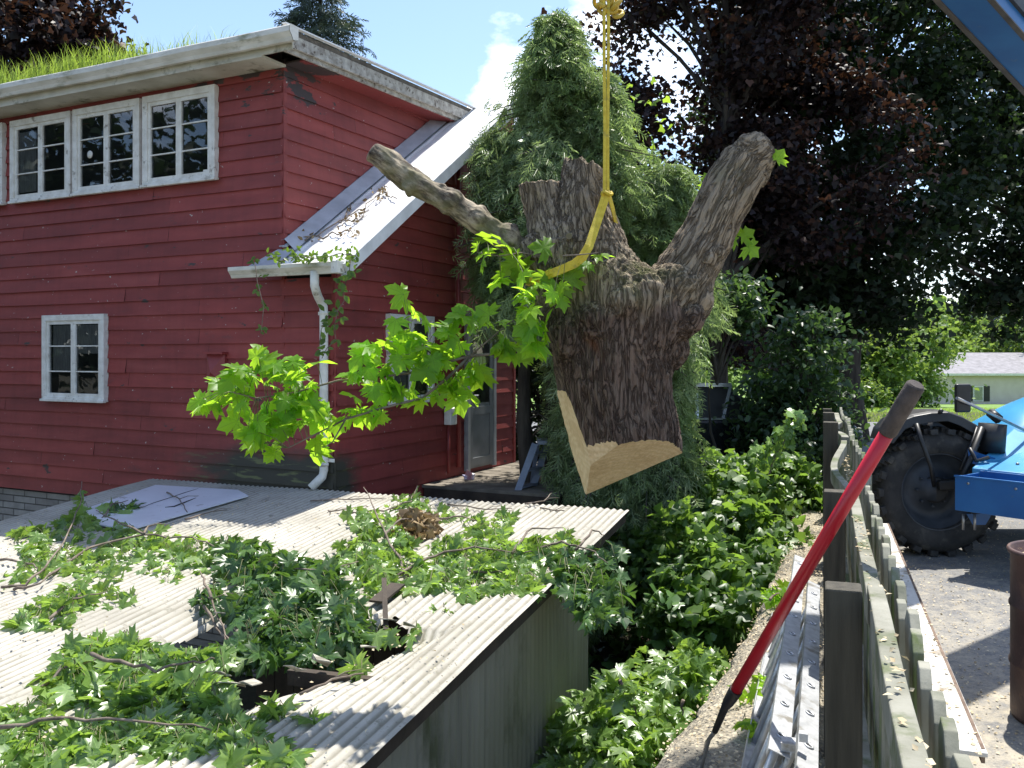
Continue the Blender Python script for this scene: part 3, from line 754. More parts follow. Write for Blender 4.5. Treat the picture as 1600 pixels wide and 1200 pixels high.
# bluish white flat patch with a crack
pt = [roof_uv(*p) for p in ((132, 800), (243, 762), (372, 770), (388, 779), (205, 832), (150, 824))]
M_PATCH = pm('milky_plastic', (.62, .64, .70), (.72, .74, .80), 2, .35, .05, 20, c3=(.35, .35, .36), s3=6, t3=(.62, .68))
mb = MB(); k = len(pt); mb.add([S(u, w, .018) for u, w in pt] + [S(u, w, .030) for u, w in pt], [tuple(range(k))[::-1], tuple(range(k, 2 * k))] + [(i, (i + 1) % k, (i + 1) % k + k, i + k) for i in range(k)])
pch = mb.build('roof_patch', M_PATCH, shed); pch['label'] = 'cracked milky white flat sheet'
mb = MB()
for pl, r_ in ((((215, 801), (240, 791), (262, 784), (288, 775), (310, 768)), .0035), (((258, 798), (272, 797), (285, 792), (306, 783)), .008)):
    q_ = [roof_uv(*p) for p in pl]; mb.tube([S(u, w, .032) for u, w in q_], [r_ * .3] + [r_] * (len(q_) - 2) + [r_ * .3], 5)
mb.build('crack', M_DARK, pch)
# fascia under the right rake, rafters, posts, side walls
M_WOODD = pm('dark_brown_timber', (.035, .025, .018), (.07, .05, .035), 5, .8, .5, 30)
mb = MB(); mb.bar(S(.045, .02, -.055), S(.045, WMAX - .1, -.055), .035, .085); mb.build('fascia', M_WOODD, shed)
mb = MB()
for w in (.5, 1.25, 2.0, 5.2, 5.9):
    mb = MB(); mb.bar(S(.12, w, -.062), S(UMAX - .1, w, -.062), .05, .08); mb.build('rafter', M_WOODD, shed)
for w in (2.75, 3.6, 4.4):
    mb = MB(); mb.bar(S(.12, w, -.07), S(.95, w, -.10), .05, .08); mb.build('rafter', M_WOODD, shed)
    mb = MB(); mb.bar(S(3.9, w, -.08), S(UMAX - .1, w, -.062), .05, .08); mb.build('rafter', M_WOODD, shed)
for u in (.2, 2.6, 5.1):
    mb = MB(); mb.tube([S(u, .92, -.11), Vector((*S(u, .92).xy, -1.5))], .05, 8); mb.build('post', M_WOODD, shed)
def fiberglass():
    m, n, b, o = newmat('green_tan_fibreglass')
    c = ramp(n, noise(n, coord(n, (1, 1, .25)), 2.2, 6), [(.3, (.24, .23, .175)), (.7, (.36, .345, .27))])
    c = mixc(n, ramp(n, noise(n, coord(n, (1, 1, .5)), 2.2, 8, .65), [(.56, (0, 0, 0)), (.70, (.85, .85, .85))]), c, (.075, .09, .04))
    c = mixc(n, ramp(n, noise(n, coord(n, (5, 5, .12)), 3, 4, .6), [(.58, (0, 0, 0)), (.72, (.5, .5, .5))]), c, (.08, .08, .06))
    n.links.new(c, b.inputs['Base Color']); b.inputs['Roughness'].default_value = .55; return m
M_FG = fiberglass()
V = []; wv = np.arange(.87, 6.25, .0127); zsn = 12
for w in wv:
    o_ = .008 * math.sin(2 * math.pi * w / .076)
    top_ = S(.11, w, -.02)
    for k in range(zsn + 1):
        f_ = k / zsn; p = S(.11 + o_ + .01 * mn.noise(Vector((w, f_ * 2, 0))), w); V.append((p.x - .05 * f_ * 0, p.y, -1.5 + (top_.z + 1.5) * f_))
Fc = [(j * (zsn + 1) + i, j * (zsn + 1) + i + 1, (j + 1) * (zsn + 1) + i + 1, (j + 1) * (zsn + 1) + i) for j in range(len(wv) - 1) for i in range(zsn)]
np_mesh('side_wall', V, Fc, M_FG, shed, smooth=True)
mb = MB()
p, q_ = S(.13, .87), S(1.0, .87)
mb.add([(p.x, p.y, -1.5), (q_.x, q_.y, -1.5), (q_.x, q_.y, .45), (p.x, p.y, .48)], [(0, 1, 2, 3)])
mb.build('back_panel', M_FG, shed)
mb = MB(); a_, b_ = S(.3, 1.15), S(3.05, 1.15)  # dark boards added so the hole reads as deep shade
for i in range(14):
    p = a_.lerp(b_, (i + .5) / 14); mb.box((p.x, p.y, -.55), (.19, .02, 1.8), (SE, SB, UP))
mb.build('added_dark_boards', M_WOODD, shed)
# dark stuff under the roof : back stone wall of the yard comes from the house foundation
# deck by the door
mb = MB(); deck = None
dk = empty('porch_deck', tuple(H(-.6, 3.0, 0)), 'small weathered wooden porch deck below the grey door', 'deck')
for i in range(9):
    s_ = 1.75 + i * .30
    mb.box(H(-.85, s_, .41), (1.75, .145 * 2 - .01, .035), (D1, D2, UP))
mb.build('plank', pm('deck_wood', (.12, .10, .075), (.22, .19, .15), 5, .8, .4, 30), dk)
mb = MB(); mb.bar(H(-1.7, 1.6, .33), H(-1.7, 4.3, .33), .04, .13); mb.bar(H(-.05, 1.62, .33), H(-1.72, 1.62, .33), .04, .13)
for t_, s_ in ((-.1, 1.7), (-1.66, 1.7), (-1.66, 4.2)): mb.box(H(t_, s_, -.6), (.09, .09, 1.8), (D1, D2, UP))
mb.build('frame', M_WOODD, dk)
# ---------------------------------------------------------------- hanging trunk section
TY = 4.8; PX = TY / F
def tp(px, py, dy=0.0): return P(px, py, TY) + Vector((0, dy, 0)) * 1.0 if dy == 0 else P(px, py, TY + dy)
M_BARK = None
def bark_mat():
    m, n, b, o = newmat('maple_bark')
    at = nd(n, 'ShaderNodeAttribute', attribute_name='grain'); zn = nd(n, 'ShaderNodeAttribute', attribute_name='zone')
    v = at.outputs['Vector']
    # furrows that follow the wood
    vo = n.nodes.new('ShaderNodeTexVoronoi'); vo.feature = 'DISTANCE_TO_EDGE'; vo.inputs['Scale'].default_value = 52
    wn = n.nodes.new('ShaderNodeTexNoise'); wn.inputs['Scale'].default_value = 9; wn.inputs['Detail'].default_value = 3; n.links.new(v, wn.inputs['Vector'])
    wm = n.nodes.new('ShaderNodeMix'); wm.data_type = 'VECTOR'; wm.inputs['Factor'].default_value = .16; n.links.new(v, wm.inputs['A']); n.links.new(wn.outputs['Color'], wm.inputs['B'])
    n.links.new(wm.outputs['Result'], vo.inputs['Vector'])
    fine = noise(n, v, 60, 6, .65); broad = noise(n, v, 5, 5)
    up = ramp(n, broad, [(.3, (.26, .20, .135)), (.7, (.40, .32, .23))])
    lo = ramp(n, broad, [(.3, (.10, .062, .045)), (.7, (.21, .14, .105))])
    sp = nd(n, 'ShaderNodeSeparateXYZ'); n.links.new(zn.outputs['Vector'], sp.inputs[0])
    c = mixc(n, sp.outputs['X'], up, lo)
    c = mixc(n, ramp(n, fine, [(.35, (0, 0, 0)), (.75, (.32, .32, .32))]), c, (.34, .30, .24))
    rd = noise(n, wm.outputs['Result'], 34, 4, .6); rab = nd(n, 'ShaderNodeMath', operation='SUBTRACT'); n.links.new(rd, rab.inputs[0]); rab.inputs[1].default_value = .5
    rb2 = nd(n, 'ShaderNodeMath', operation='ABSOLUTE'); n.links.new(rab.outputs[0], rb2.inputs[0])
    fur = ramp(n, rb2.outputs[0], [(.0, (0, 0, 0)), (.075, (1, 1, 1))])
    furc = ramp(n, rb2.outputs[0], [(.0, (.30, .27, .25)), (.05, (1, 1, 1))]); c = mixc(n, .85, c, furc, 'MULTIPLY')
    vr = ramp(n, vo.outputs['Distance'], [(.0, (.45, .42, .40)), (.06, (1, 1, 1))]); c = mixc(n, .5, c, vr, 'MULTIPLY')
    mg = noise(n, coord(n), 7, 7, .7); mk = nd(n, 'ShaderNodeMath', operation='MULTIPLY'); n.links.new(ramp(n, mg, [(.42, (0, 0, 0)), (.58, (1, 1, 1))]), mk.inputs[0]); n.links.new(sp.outputs['Y'], mk.inputs[1])
    c = mixc(n, mk.outputs[0], c, (.10, .105, .035))
    # rusty scar
    c = mixc(n, sp.outputs['Z'], c, (.24, .085, .03))
    n.links.new(c, b.inputs['Base Color']); b.inputs['Roughness'].default_value = .9; b.inputs['Specular IOR Level'].default_value = .2
    hh = nd(n, 'ShaderNodeMath', operation='MULTIPLY_ADD'); n.links.new(fur, hh.inputs[0]); hh.inputs[1].default_value = 1.1; n.links.new(fine, hh.inputs[2])
    bump(n, b, hh.outputs[0], 1.0, .016); return m
def wood_mat():
    m, n, b, o = newmat('fresh_cut_wood')
    v = coord(n, (1, 1, 1)); wv_ = n.nodes.new('ShaderNodeTexWave'); wv_.wave_type = 'RINGS'; wv_.rings_direction = 'SPHERICAL'; wv_.inputs['Scale'].default_value = 9; wv_.inputs['Distortion'].default_value = 5; wv_.inputs['Detail'].default_value = 5; wv_.inputs['Detail Scale'].default_value = 1.2
    n.links.new(v, wv_.inputs['Vector'])
    c = ramp(n, wv_.outputs['Fac'], [(.0, (.80, .59, .34)), (1, (.86, .66, .41))])
    k = ramp(n, noise(n, coord(n, (1, 1, 1.6)), 6.5, 8, .7), [(.47, (0, 0, 0)), (.57, (.9, .9, .9))]); c = mixc(n, k, c, (.72, .51, .28))
    sc = noise(n, coord(n, (40, 40, 3), rot=(0, .6, .3)), 2, 4)
    c = mixc(n, .6, c, ramp(n, sc, [(.3, (.68, .62, .56)), (.65, (1, 1, 1))]), 'MULTIPLY')
    n.links.new(c, b.inputs['Base Color']); b.inputs['Roughness'].default_value = .75; bump(n, b, sc, .7, .008); return m
M_BARK = bark_mat(); M_WOODC = wood_mat()

def ring(c, ax1, ax2, n=28, wob=0.0, seed=0):
    out = []
    for k in range(n):
        a = 2 * math.pi * k / n; r_ = 1 + wob * mn.noise(Vector((math.cos(a) * 1.5, math.sin(a) * 1.5, seed + c.z * 2.5)))
        out.append(c + (ax1 * math.cos(a) + ax2 * math.sin(a)) * r_)
    return out
def loft(mb, rings):
    n = len(rings[0]); base = len(mb.v)
    V = [p for r_ in rings for p in r_]
    F_ = [(i * n + k, i * n + (k + 1) % n, (i + 1) * n + (k + 1) % n, (i + 1) * n + k) for i in range(len(rings) - 1) for k in range(n)]
    F_ += [tuple(range(n))[::-1], tuple(range((len(rings) - 1) * n, len(rings) * n))]
    mb.add(V, F_)
def hsec(l, r, py, dep, dy=0.0, tilt=0.0, wob=.07):
    c = (P(l, py, TY) + P(r, py, TY)) / 2 + Vector((0, dy, 0)); hw = (r - l) / 2 * PX
    return ring(c, Vector((hw, 0, -tilt * hw)), Vector((0, dep, 0)), wob=wob, seed=l * .01)
def hull_tube(mb, pts, flat=1.0, n=24):
    """pts: (px, py, radius px, dy)"""
    C_ = [P(a, b, TY) + Vector((0, d, 0)) for a, b, r_, d in pts]; rings = []
    for i, c in enumerate(C_):
        t = (C_[min(i + 1, len(C_) - 1)] - C_[max(i - 1, 0)]).normalized(); x = t.cross(Vector((0, 1, 0))).normalized(); y = t.cross(x)
        r_ = pts[i][2] * PX; rings.append(ring(c, x * r_, y * r_ * flat, n, .10, i * .7))
    loft(mb, rings)
def voxel(mb, vox, smooth_it=2):
    me = bpy.data.meshes.new('tmp'); me.from_pydata([tuple(v) for v in mb.v], [], mb.f)
    bm = bmesh.new(); bm.from_mesh(me); bmesh.ops.recalc_face_normals(bm, faces=bm.faces); bm.to_mesh(me); bm.free()
    o = bpy.data.objects.new('tmp', me); col.objects.link(o)
    r_ = o.modifiers.new('r', 'REMESH'); r_.mode = 'VOXEL'; r_.voxel_size = vox; r_.use_smooth_shade = True
    s_ = o.modifiers.new('s', 'SMOOTH'); s_.iterations = smooth_it; s_.factor = .5
    dg = bpy.context.evaluated_depsgraph_get(); dg.update()
    out = bpy.data.meshes.new_from_object(o.evaluated_get(dg)); bpy.data.objects.remove(o); return out

mb = MB()
body = [(888, 1046, 850, .27), (886, 1052, 790, .28), (880, 1060, 735, .30), (876, 1064, 690, .32), (872, 1060, 655, .315), (870, 1053, 620, .30), (866, 1050, 590, .29), (860, 1056, 560, .30), (856, 1068, 530, .32), (850, 1082, 500, .33),
        (844, 1084, 470, .33), (838, 1040, 440, .31), (832, 1008, 415, .28)]
loft(mb, [hsec(l, r_, py, d) for l, r_, py, d in body])
loft(mb, [hsec(l, r_, py, d, dy, ti) for l, r_, py, d, dy, ti in [(846, 1020, 460, .26, 0, 0), (838, 950, 415, .22, 0, 0), (832, 905, 380, .20, .03, 0), (824, 896, 345, .17, .05, 0), (816, 890, 315, .16, .06, 0), (811, 886, 287, .155, .06, .0)]])
loft(mb, [hsec(l, r_, py, d, dy, ti) for l, r_, py, d, dy, ti in [(860, 1060, 465, .26, 0, 0), (868, 1008, 420, .24, 0, 0), (870, 982, 390, .21, -.02, 0), (870, 966, 355, .19, -.03, 0), (874, 953, 315, .18, -.03, 0), (880, 948, 285, .17, -.02, .15), (884, 947, 262, .165, -.02, .45)]])
loft(mb, [hsec(l, r_, py, d, dy) for l, r_, py, d, dy in [(842, 900, 430, .2, 0), (836, 898, 380, .19, 0)]])
limbR = [(1000, 510, 62, 0), (1035, 480, 58, -.01), (1062, 448, 50, -.02), (1082, 410, 43, -.02), (1103, 370, 41, -.02), (1123, 328, 41, -.02), (1143, 292, 41, 0), (1164, 262, 40, .02), (1188, 244, 34, .04), (1204, 236, 26, .05)]
hull_tube(mb, limbR, .95)
# swollen ridge across the middle, knots
for (px, py, rx, dy) in ((905, 395, 34, -.17), (893, 365, 24, -.15), (990, 468, 40, -.22), (1040, 455, 40, -.15), (930, 505, 38, -.24), (890, 525, 34, -.2), (1048, 500, 34, -.14), (870, 500, 30, -.1), (960, 480, 42, -.23), (1108, 395, 14, -.12), (1178, 245, 34, 0), (1095, 408, 14, -.13), (838, 395, 26, -.05), (1040, 545, 34, -.08)):
    c = P(px, py, TY) + Vector((0, dy, 0)); r_ = rx * PX
    rings = [ring(c + Vector((0, 0, r_ * math.cos(a))), Vector((r_ * math.sin(a) + .002, 0, 0)), Vector((0, r_ * .8 * math.sin(a) + .002, 0)), 14, .2, px) for a in np.linspace(.05, 3.09, 9)]
    loft(mb, rings)
VOX = .0068
me = voxel(mb, VOX, 3)
N = len(me.vertices); co = np.empty(N * 3, np.float32); me.vertices.foreach_get('co', co); co = co.reshape(-1, 3).astype(np.float64)
nr = np.empty(N * 3, np.float32); me.vertices.foreach_get('normal', nr); nr = nr.reshape(-1, 3).astype(np.float64)
def pxy(co): return 800 + F * co[:, 0] / TY, 553 - F * (co[:, 2] - EYE) / TY     # at trunk depth
# grain frame: vertical for body, along the limb for limbs, blended
segs = []
def addsegs(pts, wgt):
    C_ = [np.array(P(a, b, TY) + Vector((0, d, 0))) for a, b, r_, d in pts]; l = 0
    for i in range(len(C_) - 1):
        dlt = C_[i + 1] - C_[i]; ln = np.linalg.norm(dlt); segs.append((C_[i], dlt / ln, ln, l, pts[i][2] * PX * wgt)); l += ln
addsegs(limbR[2:], 1.0); nR = len(segs)
addsegs([(970, 850, 92, 0), (957, 470, 92, 0)], 1.0)
addsegs([(945, 450, 48, 0), (914, 250, 38, 0)], 1.0)
addsegs([(878, 440, 42, 0), (848, 280, 37, 0)], 1.0)
addsegs([(1000, 500, 40, -.05), (1050, 455, 40, -.02)], .8)
best = np.full(N, 9.0); grain = np.zeros((N, 3)); own = np.zeros(N, int)
for si, (c0, d, ln, l0, rr_) in enumerate(segs):
    goff = 0.0 if si < nR else .37 * (si - nR + 1)
    rel = co - c0; t = np.clip(rel @ d, 0, ln); perp = rel - t[:, None] * d; dist = np.linalg.norm(perp, axis=1) - rr_
    x = np.cross(d, [0, 1, 0]); x /= np.linalg.norm(x); y = np.cross(d, x)
    gco = np.stack([rel @ x, rel @ y, (l0 + rel @ d) * .17 + goff], 1)
    sel = dist < best; best[sel] = dist[sel]; grain[sel] = gco[sel]; own[sel] = si
px_, py_ = pxy(co)
disp = np.zeros(N)
for i in range(N):
    gx, gy, gz = grain[i]; v = Vector((gx * 46, gy * 46, gz * 46))
    r1 = 1 - abs(mn.noise(v)) * 2.2; r2 = mn.noise(v * 2.3)
    big = mn.noise(Vector(co[i]) * 4.0) * .024 + mn.noise(Vector(co[i]) * 11) * .008
    a = .008
    if 440 < py_[i] < 520: big *= 1.9; a = .009
    disp[i] = 1.35 * a * (r1 - .4) + .004 * r2 + big
# jagged broken rims of the two stubs
topz = np.where(px_ < 884, 285 + 4 * np.sin(px_ * .25), 258 + 5 * np.sin(px_ * .4))
co += nr * disp[:, None]
jag = np.array([mn.noise(Vector((c[0] * 22, c[1] * 22, 0))) for c in co]); tm = (py_ < 300) & (px_ < 955)
co[tm, 2] += jag[tm] * .035 * (1 - np.clip((py_[tm] - 255) / 50, 0, 1))
fa, fn = (lambda a, b, c: (a, (b - a).cross(c - a).normalized()))(P(878, 616, TY - .03), P(917, 691, TY - .25), P(916, 779, TY + .24))
if fn.dot(Vector((-1, -.3, -.2))) < 0: fn = -fn
sdist = (co - np.array(fa)) @ np.array(fn); lim = -.006 + np.array([mn.noise(Vector(c) * 16) for c in co]) * .007
pushm = (py_ < 612) & (sdist > lim) & (px_ > 842) & (py_ > 470)
co[pushm] -= np.array(fn)[None] * (sdist - lim)[pushm][:, None]
me.vertices.foreach_set('co', co.astype(np.float32).ravel())
me.attributes.new('grain', 'FLOAT_VECTOR', 'POINT').data.foreach_set('vector', grain.astype(np.float32).ravel())
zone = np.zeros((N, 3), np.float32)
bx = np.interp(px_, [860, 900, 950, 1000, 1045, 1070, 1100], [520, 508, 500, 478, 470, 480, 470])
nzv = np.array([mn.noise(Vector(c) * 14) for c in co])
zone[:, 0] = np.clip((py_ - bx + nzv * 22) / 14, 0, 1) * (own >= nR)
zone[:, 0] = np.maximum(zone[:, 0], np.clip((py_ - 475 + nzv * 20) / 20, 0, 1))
crot = np.exp(-(((px_ - 985) / 60) ** 2 + ((py_ - 440) / 34) ** 2)) + .7 * np.exp(-(((px_ - 860) / 45) ** 2 + ((py_ - 450) / 50) ** 2)) + .35 * np.exp(-(((px_ - 1130) / 40) ** 2 + ((py_ - 290) / 40) ** 2))
zone[:, 1] = np.clip(crot * 1.1, 0, 1)
front = nr[:, 1] < .2
scar = np.exp(-(((px_ - 915 - (py_ - 530) * .5) / 9) ** 2 + ((py_ - 538) / 17) ** 2)); zone[:, 2] = np.clip(scar * (nzv + .7) * .9, 0, .85) * front
me.attributes.new('zone', 'FLOAT_VECTOR', 'POINT').data.foreach_set('vector', zone.ravel())

trunk = empty('hanging_trunk', tuple(P(965, 780, TY)), 'huge sawn maple trunk section hanging from a yellow sling with three limb stubs', 'tree trunk')
off = root_loc(trunk)
me.transform(Matrix.Translation(-off))
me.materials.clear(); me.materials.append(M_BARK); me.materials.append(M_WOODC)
bm = bmesh.new(); bm.from_mesh(me)
def cut(co_, no_):
    geom = bm.verts[:] + bm.edges[:] + bm.faces[:]
    r_ = bmesh.ops.bisect_plane(bm, geom=geom, plane_co=Vector(co_) - off, plane_no=Vector(no_).normalized(), clear_outer=True)
    edges = [e for e in r_['geom_cut'] if isinstance(e, bmesh.types.BMEdge)]
    before = set(bm.faces)
    f = bmesh.ops.holes_fill(bm, edges=edges, sides=0)['faces']
    if not f: f = bmesh.ops.edgeloop_fill(bm, edges=edges)['faces']
    for q_ in f: q_.material_index = 1; q_.smooth = False
    return f
def plane3(a, b, c, toward):
    n_ = (b - a).cross(c - a).normalized()
    return a, (n_ if n_.dot(toward) > 0 else -n_)
# main felling cut : high towards the viewer, low at the back, rising to the right
A_ = P(955, 703, TY - .28); B_ = P(1036, 722, TY); C_ = P(916, 779, TY + .26)
cut(*plane3(A_, B_, C_, Vector((0, -.5, -1))))
# steeper facet along the front edge of the cut
cut(P(955, 690, TY - .305), Vector((-.45, -.75, -.50)))
cut(P(1211, 250, TY), Vector((1, .25, -.25)))
# slab sliced off the left flank, widening downwards
# remove flank slab only below its start : the plane leans a touch more outward than the bark above it
cut(fa, fn)
cut(*plane3(P(1037, 722, TY - .02), P(915, 780, TY + .16), P(1000, 690, TY + .36), Vector((.3, .3, -1))))
bmesh.ops.triangulate(bm, faces=[f for f in bm.faces if f.material_index == 1])
bm.to_mesh(me); bm.free()
# split off the right limb as its own part
def split_obj(src_me, name, pred, parent):
    o = bpy.data.objects.new(name, src_me.copy()); col.objects.link(o); o.parent = parent
    b_ = bmesh.new(); b_.from_mesh(o.data)
    bmesh.ops.delete(b_, geom=[f for f in b_.faces if not pred(f)], context='FACES'); b_.to_mesh(o.data); b_.free(); o.data.name = name
    return o
def is_limb(f):
    c = f.calc_center_median() + off; px, py = topx(c)
    return (px - 1040) * .85 - (py - 452) * .53 > 0 and px > 1030 and py < 500
split_obj(me, 'trunk_body', lambda f: not is_limb(f), trunk)
lr = split_obj(me, 'limb', is_limb, trunk); lr['label'] = 'thick upright limb stub on the right'
# sawn ends
# left thin dead log
log = [(583, 238, 16, -.02), (598, 248, 19, -.02), (617, 264, 19, -.02), (645, 284, 19, -.02), (672, 301, 18, -.02), (700, 316, 18, -.02), (735, 338, 19, -.01), (768, 360, 19, 0), (800, 382, 20, .01), (828, 402, 28, .03), (850, 415, 30, .06)]
mb = MB(); hull_tube(mb, log, 1.0, 20)
hull_tube(mb, [(648, 285, 14, -.04), (641, 296, 13, -.05), (634, 300, 11, -.05)], 1, 12)
hull_tube(mb, [(690, 300, 10, -.03), (690, 290, 6, -.03)], 1, 10); hull_tube(mb, [(805, 370, 9, -.03), (803, 352, 5, -.04)], 1, 10)
for (px, py, rx) in ((640, 279, 20), (705, 316, 22), (745, 342, 21), (790, 372, 22)):
    c = P(px, py, TY - .02); r_ = rx * PX
    loft(mb, [ring(c + Vector((0, 0, r_ * math.cos(a))), Vector((r_ * math.sin(a) + .002, 0, 0)), Vector((0, r_ * math.sin(a) + .002, 0)), 12, .3, px) for a in np.linspace(.05, 3.09, 7)])
me2 = voxel(mb, .0075, 2)
N2 = len(me2.vertices); co = np.empty(N2 * 3, np.float32); me2.vertices.foreach_get('co', co); co = co.reshape(-1, 3).astype(np.float64)
nr = np.empty(N2 * 3, np.float32); me2.vertices.foreach_get('normal', nr); nr = nr.reshape(-1, 3)
g2 = np.zeros((N2, 3)); ax_ = np.array(P(820, 396, TY) - P(600, 250, TY)); ax_ /= np.linalg.norm(ax_); c0 = np.array(P(600, 250, TY)); xx = np.cross(ax_, [0, 1, 0]); yy = np.cross(ax_, xx)
rel = co - c0; g2 = np.stack([rel @ xx, rel @ yy, (rel @ ax_) * .35], 1)
for i in range(N2):
    v = Vector(g2[i]); co[i] += nr[i] * (.006 * mn.noise(v * 30) + .004 * mn.noise(v * 70) + .006 * mn.noise(Vector(co[i]) * 9) + .007 * mn.noise(Vector(co[i]) * 22))
me2.vertices.foreach_set('co', (co - np.array(off)).astype(np.float32).ravel())
me2.attributes.new('grain', 'FLOAT_VECTOR', 'POINT').data.foreach_set('vector', g2.astype(np.float32).ravel())
M_LOG = None
def log_mat():
    m, n, b, o = newmat('pale_branch_bark'); at = nd(n, 'ShaderNodeAttribute', attribute_name='grain'); v = at.outputs['Vector']
    c = ramp(n, noise(n, v, 16, 9, .75), [(.40, (.028, .020, .014)), (.48, (.12, .09, .06)), (.60, (.40, .33, .23))])
    c = mixc(n, ramp(n, noise(n, coord(n), 6, 5), [(.5, (0, 0, 0)), (.65, (.7, .7, .7))]), c, (.15, .14, .06))
    n.links.new(c, b.inputs['Base Color']); b.inputs['Roughness'].default_value = .85; bump(n, b, noise(n, v, 60, 6), .6, .006); return m
M_LOG = log_mat()
me2.materials.clear(); me2.materials.append(M_LOG)
lo = bpy.data.objects.new('limb', me2); col.objects.link(lo); lo.parent = trunk; lo['label'] = 'thin bent dead limb reaching left'
mb = MB(); cA = P(579, 236, TY - .02); axl = (P(579, 236, TY) - P(600, 250, TY)).normalized()
mb.revolve([(0.001, .0), (.048, .0), (.055, -.008), (.05, -.02)], cA - axl * .006, axl, 20); mb.build('cut_end', pm('grey_end_grain', (.14, .11, .08), (.24, .19, .13), 14, .9), lo)
# cavity of the knot
mb = MB(); mb.tube([P(889, 369, TY - .262), P(890, 370, TY - .20)], [.017, .010], 9); mb.build('knot_hole', M_LOG, trunk)

# ---------------------------------------------------------------- yellow sling, hook and shackles
TIP = Vector((.52, 4.8, 5.75))
M_SLING = pm('yellow_webbing', (.55, .40, .02), (.72, .55, .05), 30, .6, .3, 200, c3=(.30, .24, .06), s3=12, t3=(.55, .7))
sl = empty('lifting_sling', tuple(P(948, 300, TY - .25)), 'yellow webbing sling choked around the hanging trunk', 'sling')
def strap(name, pts, w, th, parent, face=Vector((0, -1, 0))):
    mb = MB()
    for i in range(len(pts)):
        t = (pts[min(i + 1, len(pts) - 1)] - pts[max(i - 1, 0)]).normalized(); x = t.cross(face).normalized(); y = x.cross(t)
        mb.v += [tuple(pts[i] + x * w / 2 + y * th / 2), tuple(pts[i] - x * w / 2 + y * th / 2), tuple(pts[i] - x * w / 2 - y * th / 2), tuple(pts[i] + x * w / 2 - y * th / 2)]
    for i in range(len(pts) - 1):
        for k in range(4): mb.f.append([4 * i + k, 4 * i + (k + 1) % 4, 4 * i + 4 + (k + 1) % 4, 4 * i + 4 + k]); mb.m.append(0); mb.sm.append(False)
    return mb.build(name, M_SLING, parent, bevel=.002)
hookp = P(952, -14, TY - .15)
K = P(948, 303, TY - .27)
strap('strap', [P(943.5, -12, TY - .17), P(944, 100, TY - .2), P(945, 200, TY - .24), K + Vector((-.012, 0, 0))], .016, .006, sl)
strap('strap', [P(951, -12, TY - .16), P(950.5, 100, TY - .19), P(949.5, 200, TY - .23), K + Vector((.006, .004, 0))], .016, .006, sl)
fp = [(948, 300, -.27), (940, 325, -.285), (929, 358, -.33), (920, 385, -.37), (910, 402, -.385), (898, 412, -.375), (882, 419, -.355), (862, 427, -.33), (846, 434, -.27), (830, 440, -.18), (822, 443, -.08), (830, 440, .15)]
for dxy, w_ in ((-3.4, .024), (3.8, .024)):
    strap('strap', [P(a + dxy * .7, b + dxy * .6, TY + d - (.004 if dxy > 0 else 0)) for a, b, d in fp], w_, .008, sl, Vector((0, -1, .0)))
strap('strap', [P(950, 300, TY - .262), P(957, 325, TY - .235), P(963, 350, TY - .15), (P(967, 366, TY - .04)), P(966, 372, TY + .12)], .03, .006, sl, Vector((1, -1, 0)))
mb = MB(); mb.tube([K + Vector((.025 * math.cos(a), .012 * math.sin(a) - .01, .02 * math.sin(a * 2) * .4)) for a in np.linspace(0, 6.28, 14)], .0085, 8); mb.build('knot', M_SLING, sl)
M_BRASS = pm('yellow_chromate_steel', (.45, .30, .03), (.62, .45, .06), 12, .45, .2, 60, c3=(.22, .16, .05), s3=14, t3=(.55, .66))
hk = empty('hook_block', tuple(P(952, 0, TY - .15)), 'yellow shackles and hook at the very top of the sling', 'hook')
rr = random.Random(5)
for i, (px, py, r_) in enumerate(((936, 4, 10), (940, 14, 9), (963, 8, 10), (966, 22, 9), (957, 12, 9), (948, -2, 12), (958, -6, 12))):
    mb = MB(); c = P(px, py, TY - .15 - .01 * (i % 3)); ax1 = Vector((rr.uniform(-1, 1), rr.uniform(-1, 1), rr.uniform(-1, 1))).normalized(); u_ = ax1.cross(UP).normalized(); w_ = ax1.cross(u_)
    mb.tube([c + (u_ * math.cos(a) + w_ * math.sin(a) * 1.25) * r_ * PX * .75 for a in np.linspace(0, 6.283, 16)], .011, 8); mb.build('shackle', M_BRASS, hk)
mb = MB(); cc = P(952, -45, TY - .15)
mb.tube([cc + Vector((.0, 0, .30)), cc + Vector((0, 0, .12))] + [cc + Vector((math.sin(a) * .07, 0, .05 + math.cos(a) * .07)) for a in np.linspace(0, 4.4, 10)], [.014, .016] + [.02 - .001 * i for i in range(10)], 10); mb.build('hook', M_BRASS, hk)
mb = MB(); top = TIP + Vector((0, -.05, -.28))
for i in range(30):
    a = cc + Vector((0, 0, .28)); c = a.lerp(top, i / 29); tz = (i % 2) * 1.57
    mb.tube([c + Vector((math.cos(q) * .022 * math.cos(tz), math.cos(q) * .022 * math.sin(tz), math.sin(q) * (top - a).length / 29 * .72)) for q in np.linspace(0, 6.283, 10)], .007, 6)
mb.build('chain', M_BRASS, hk)
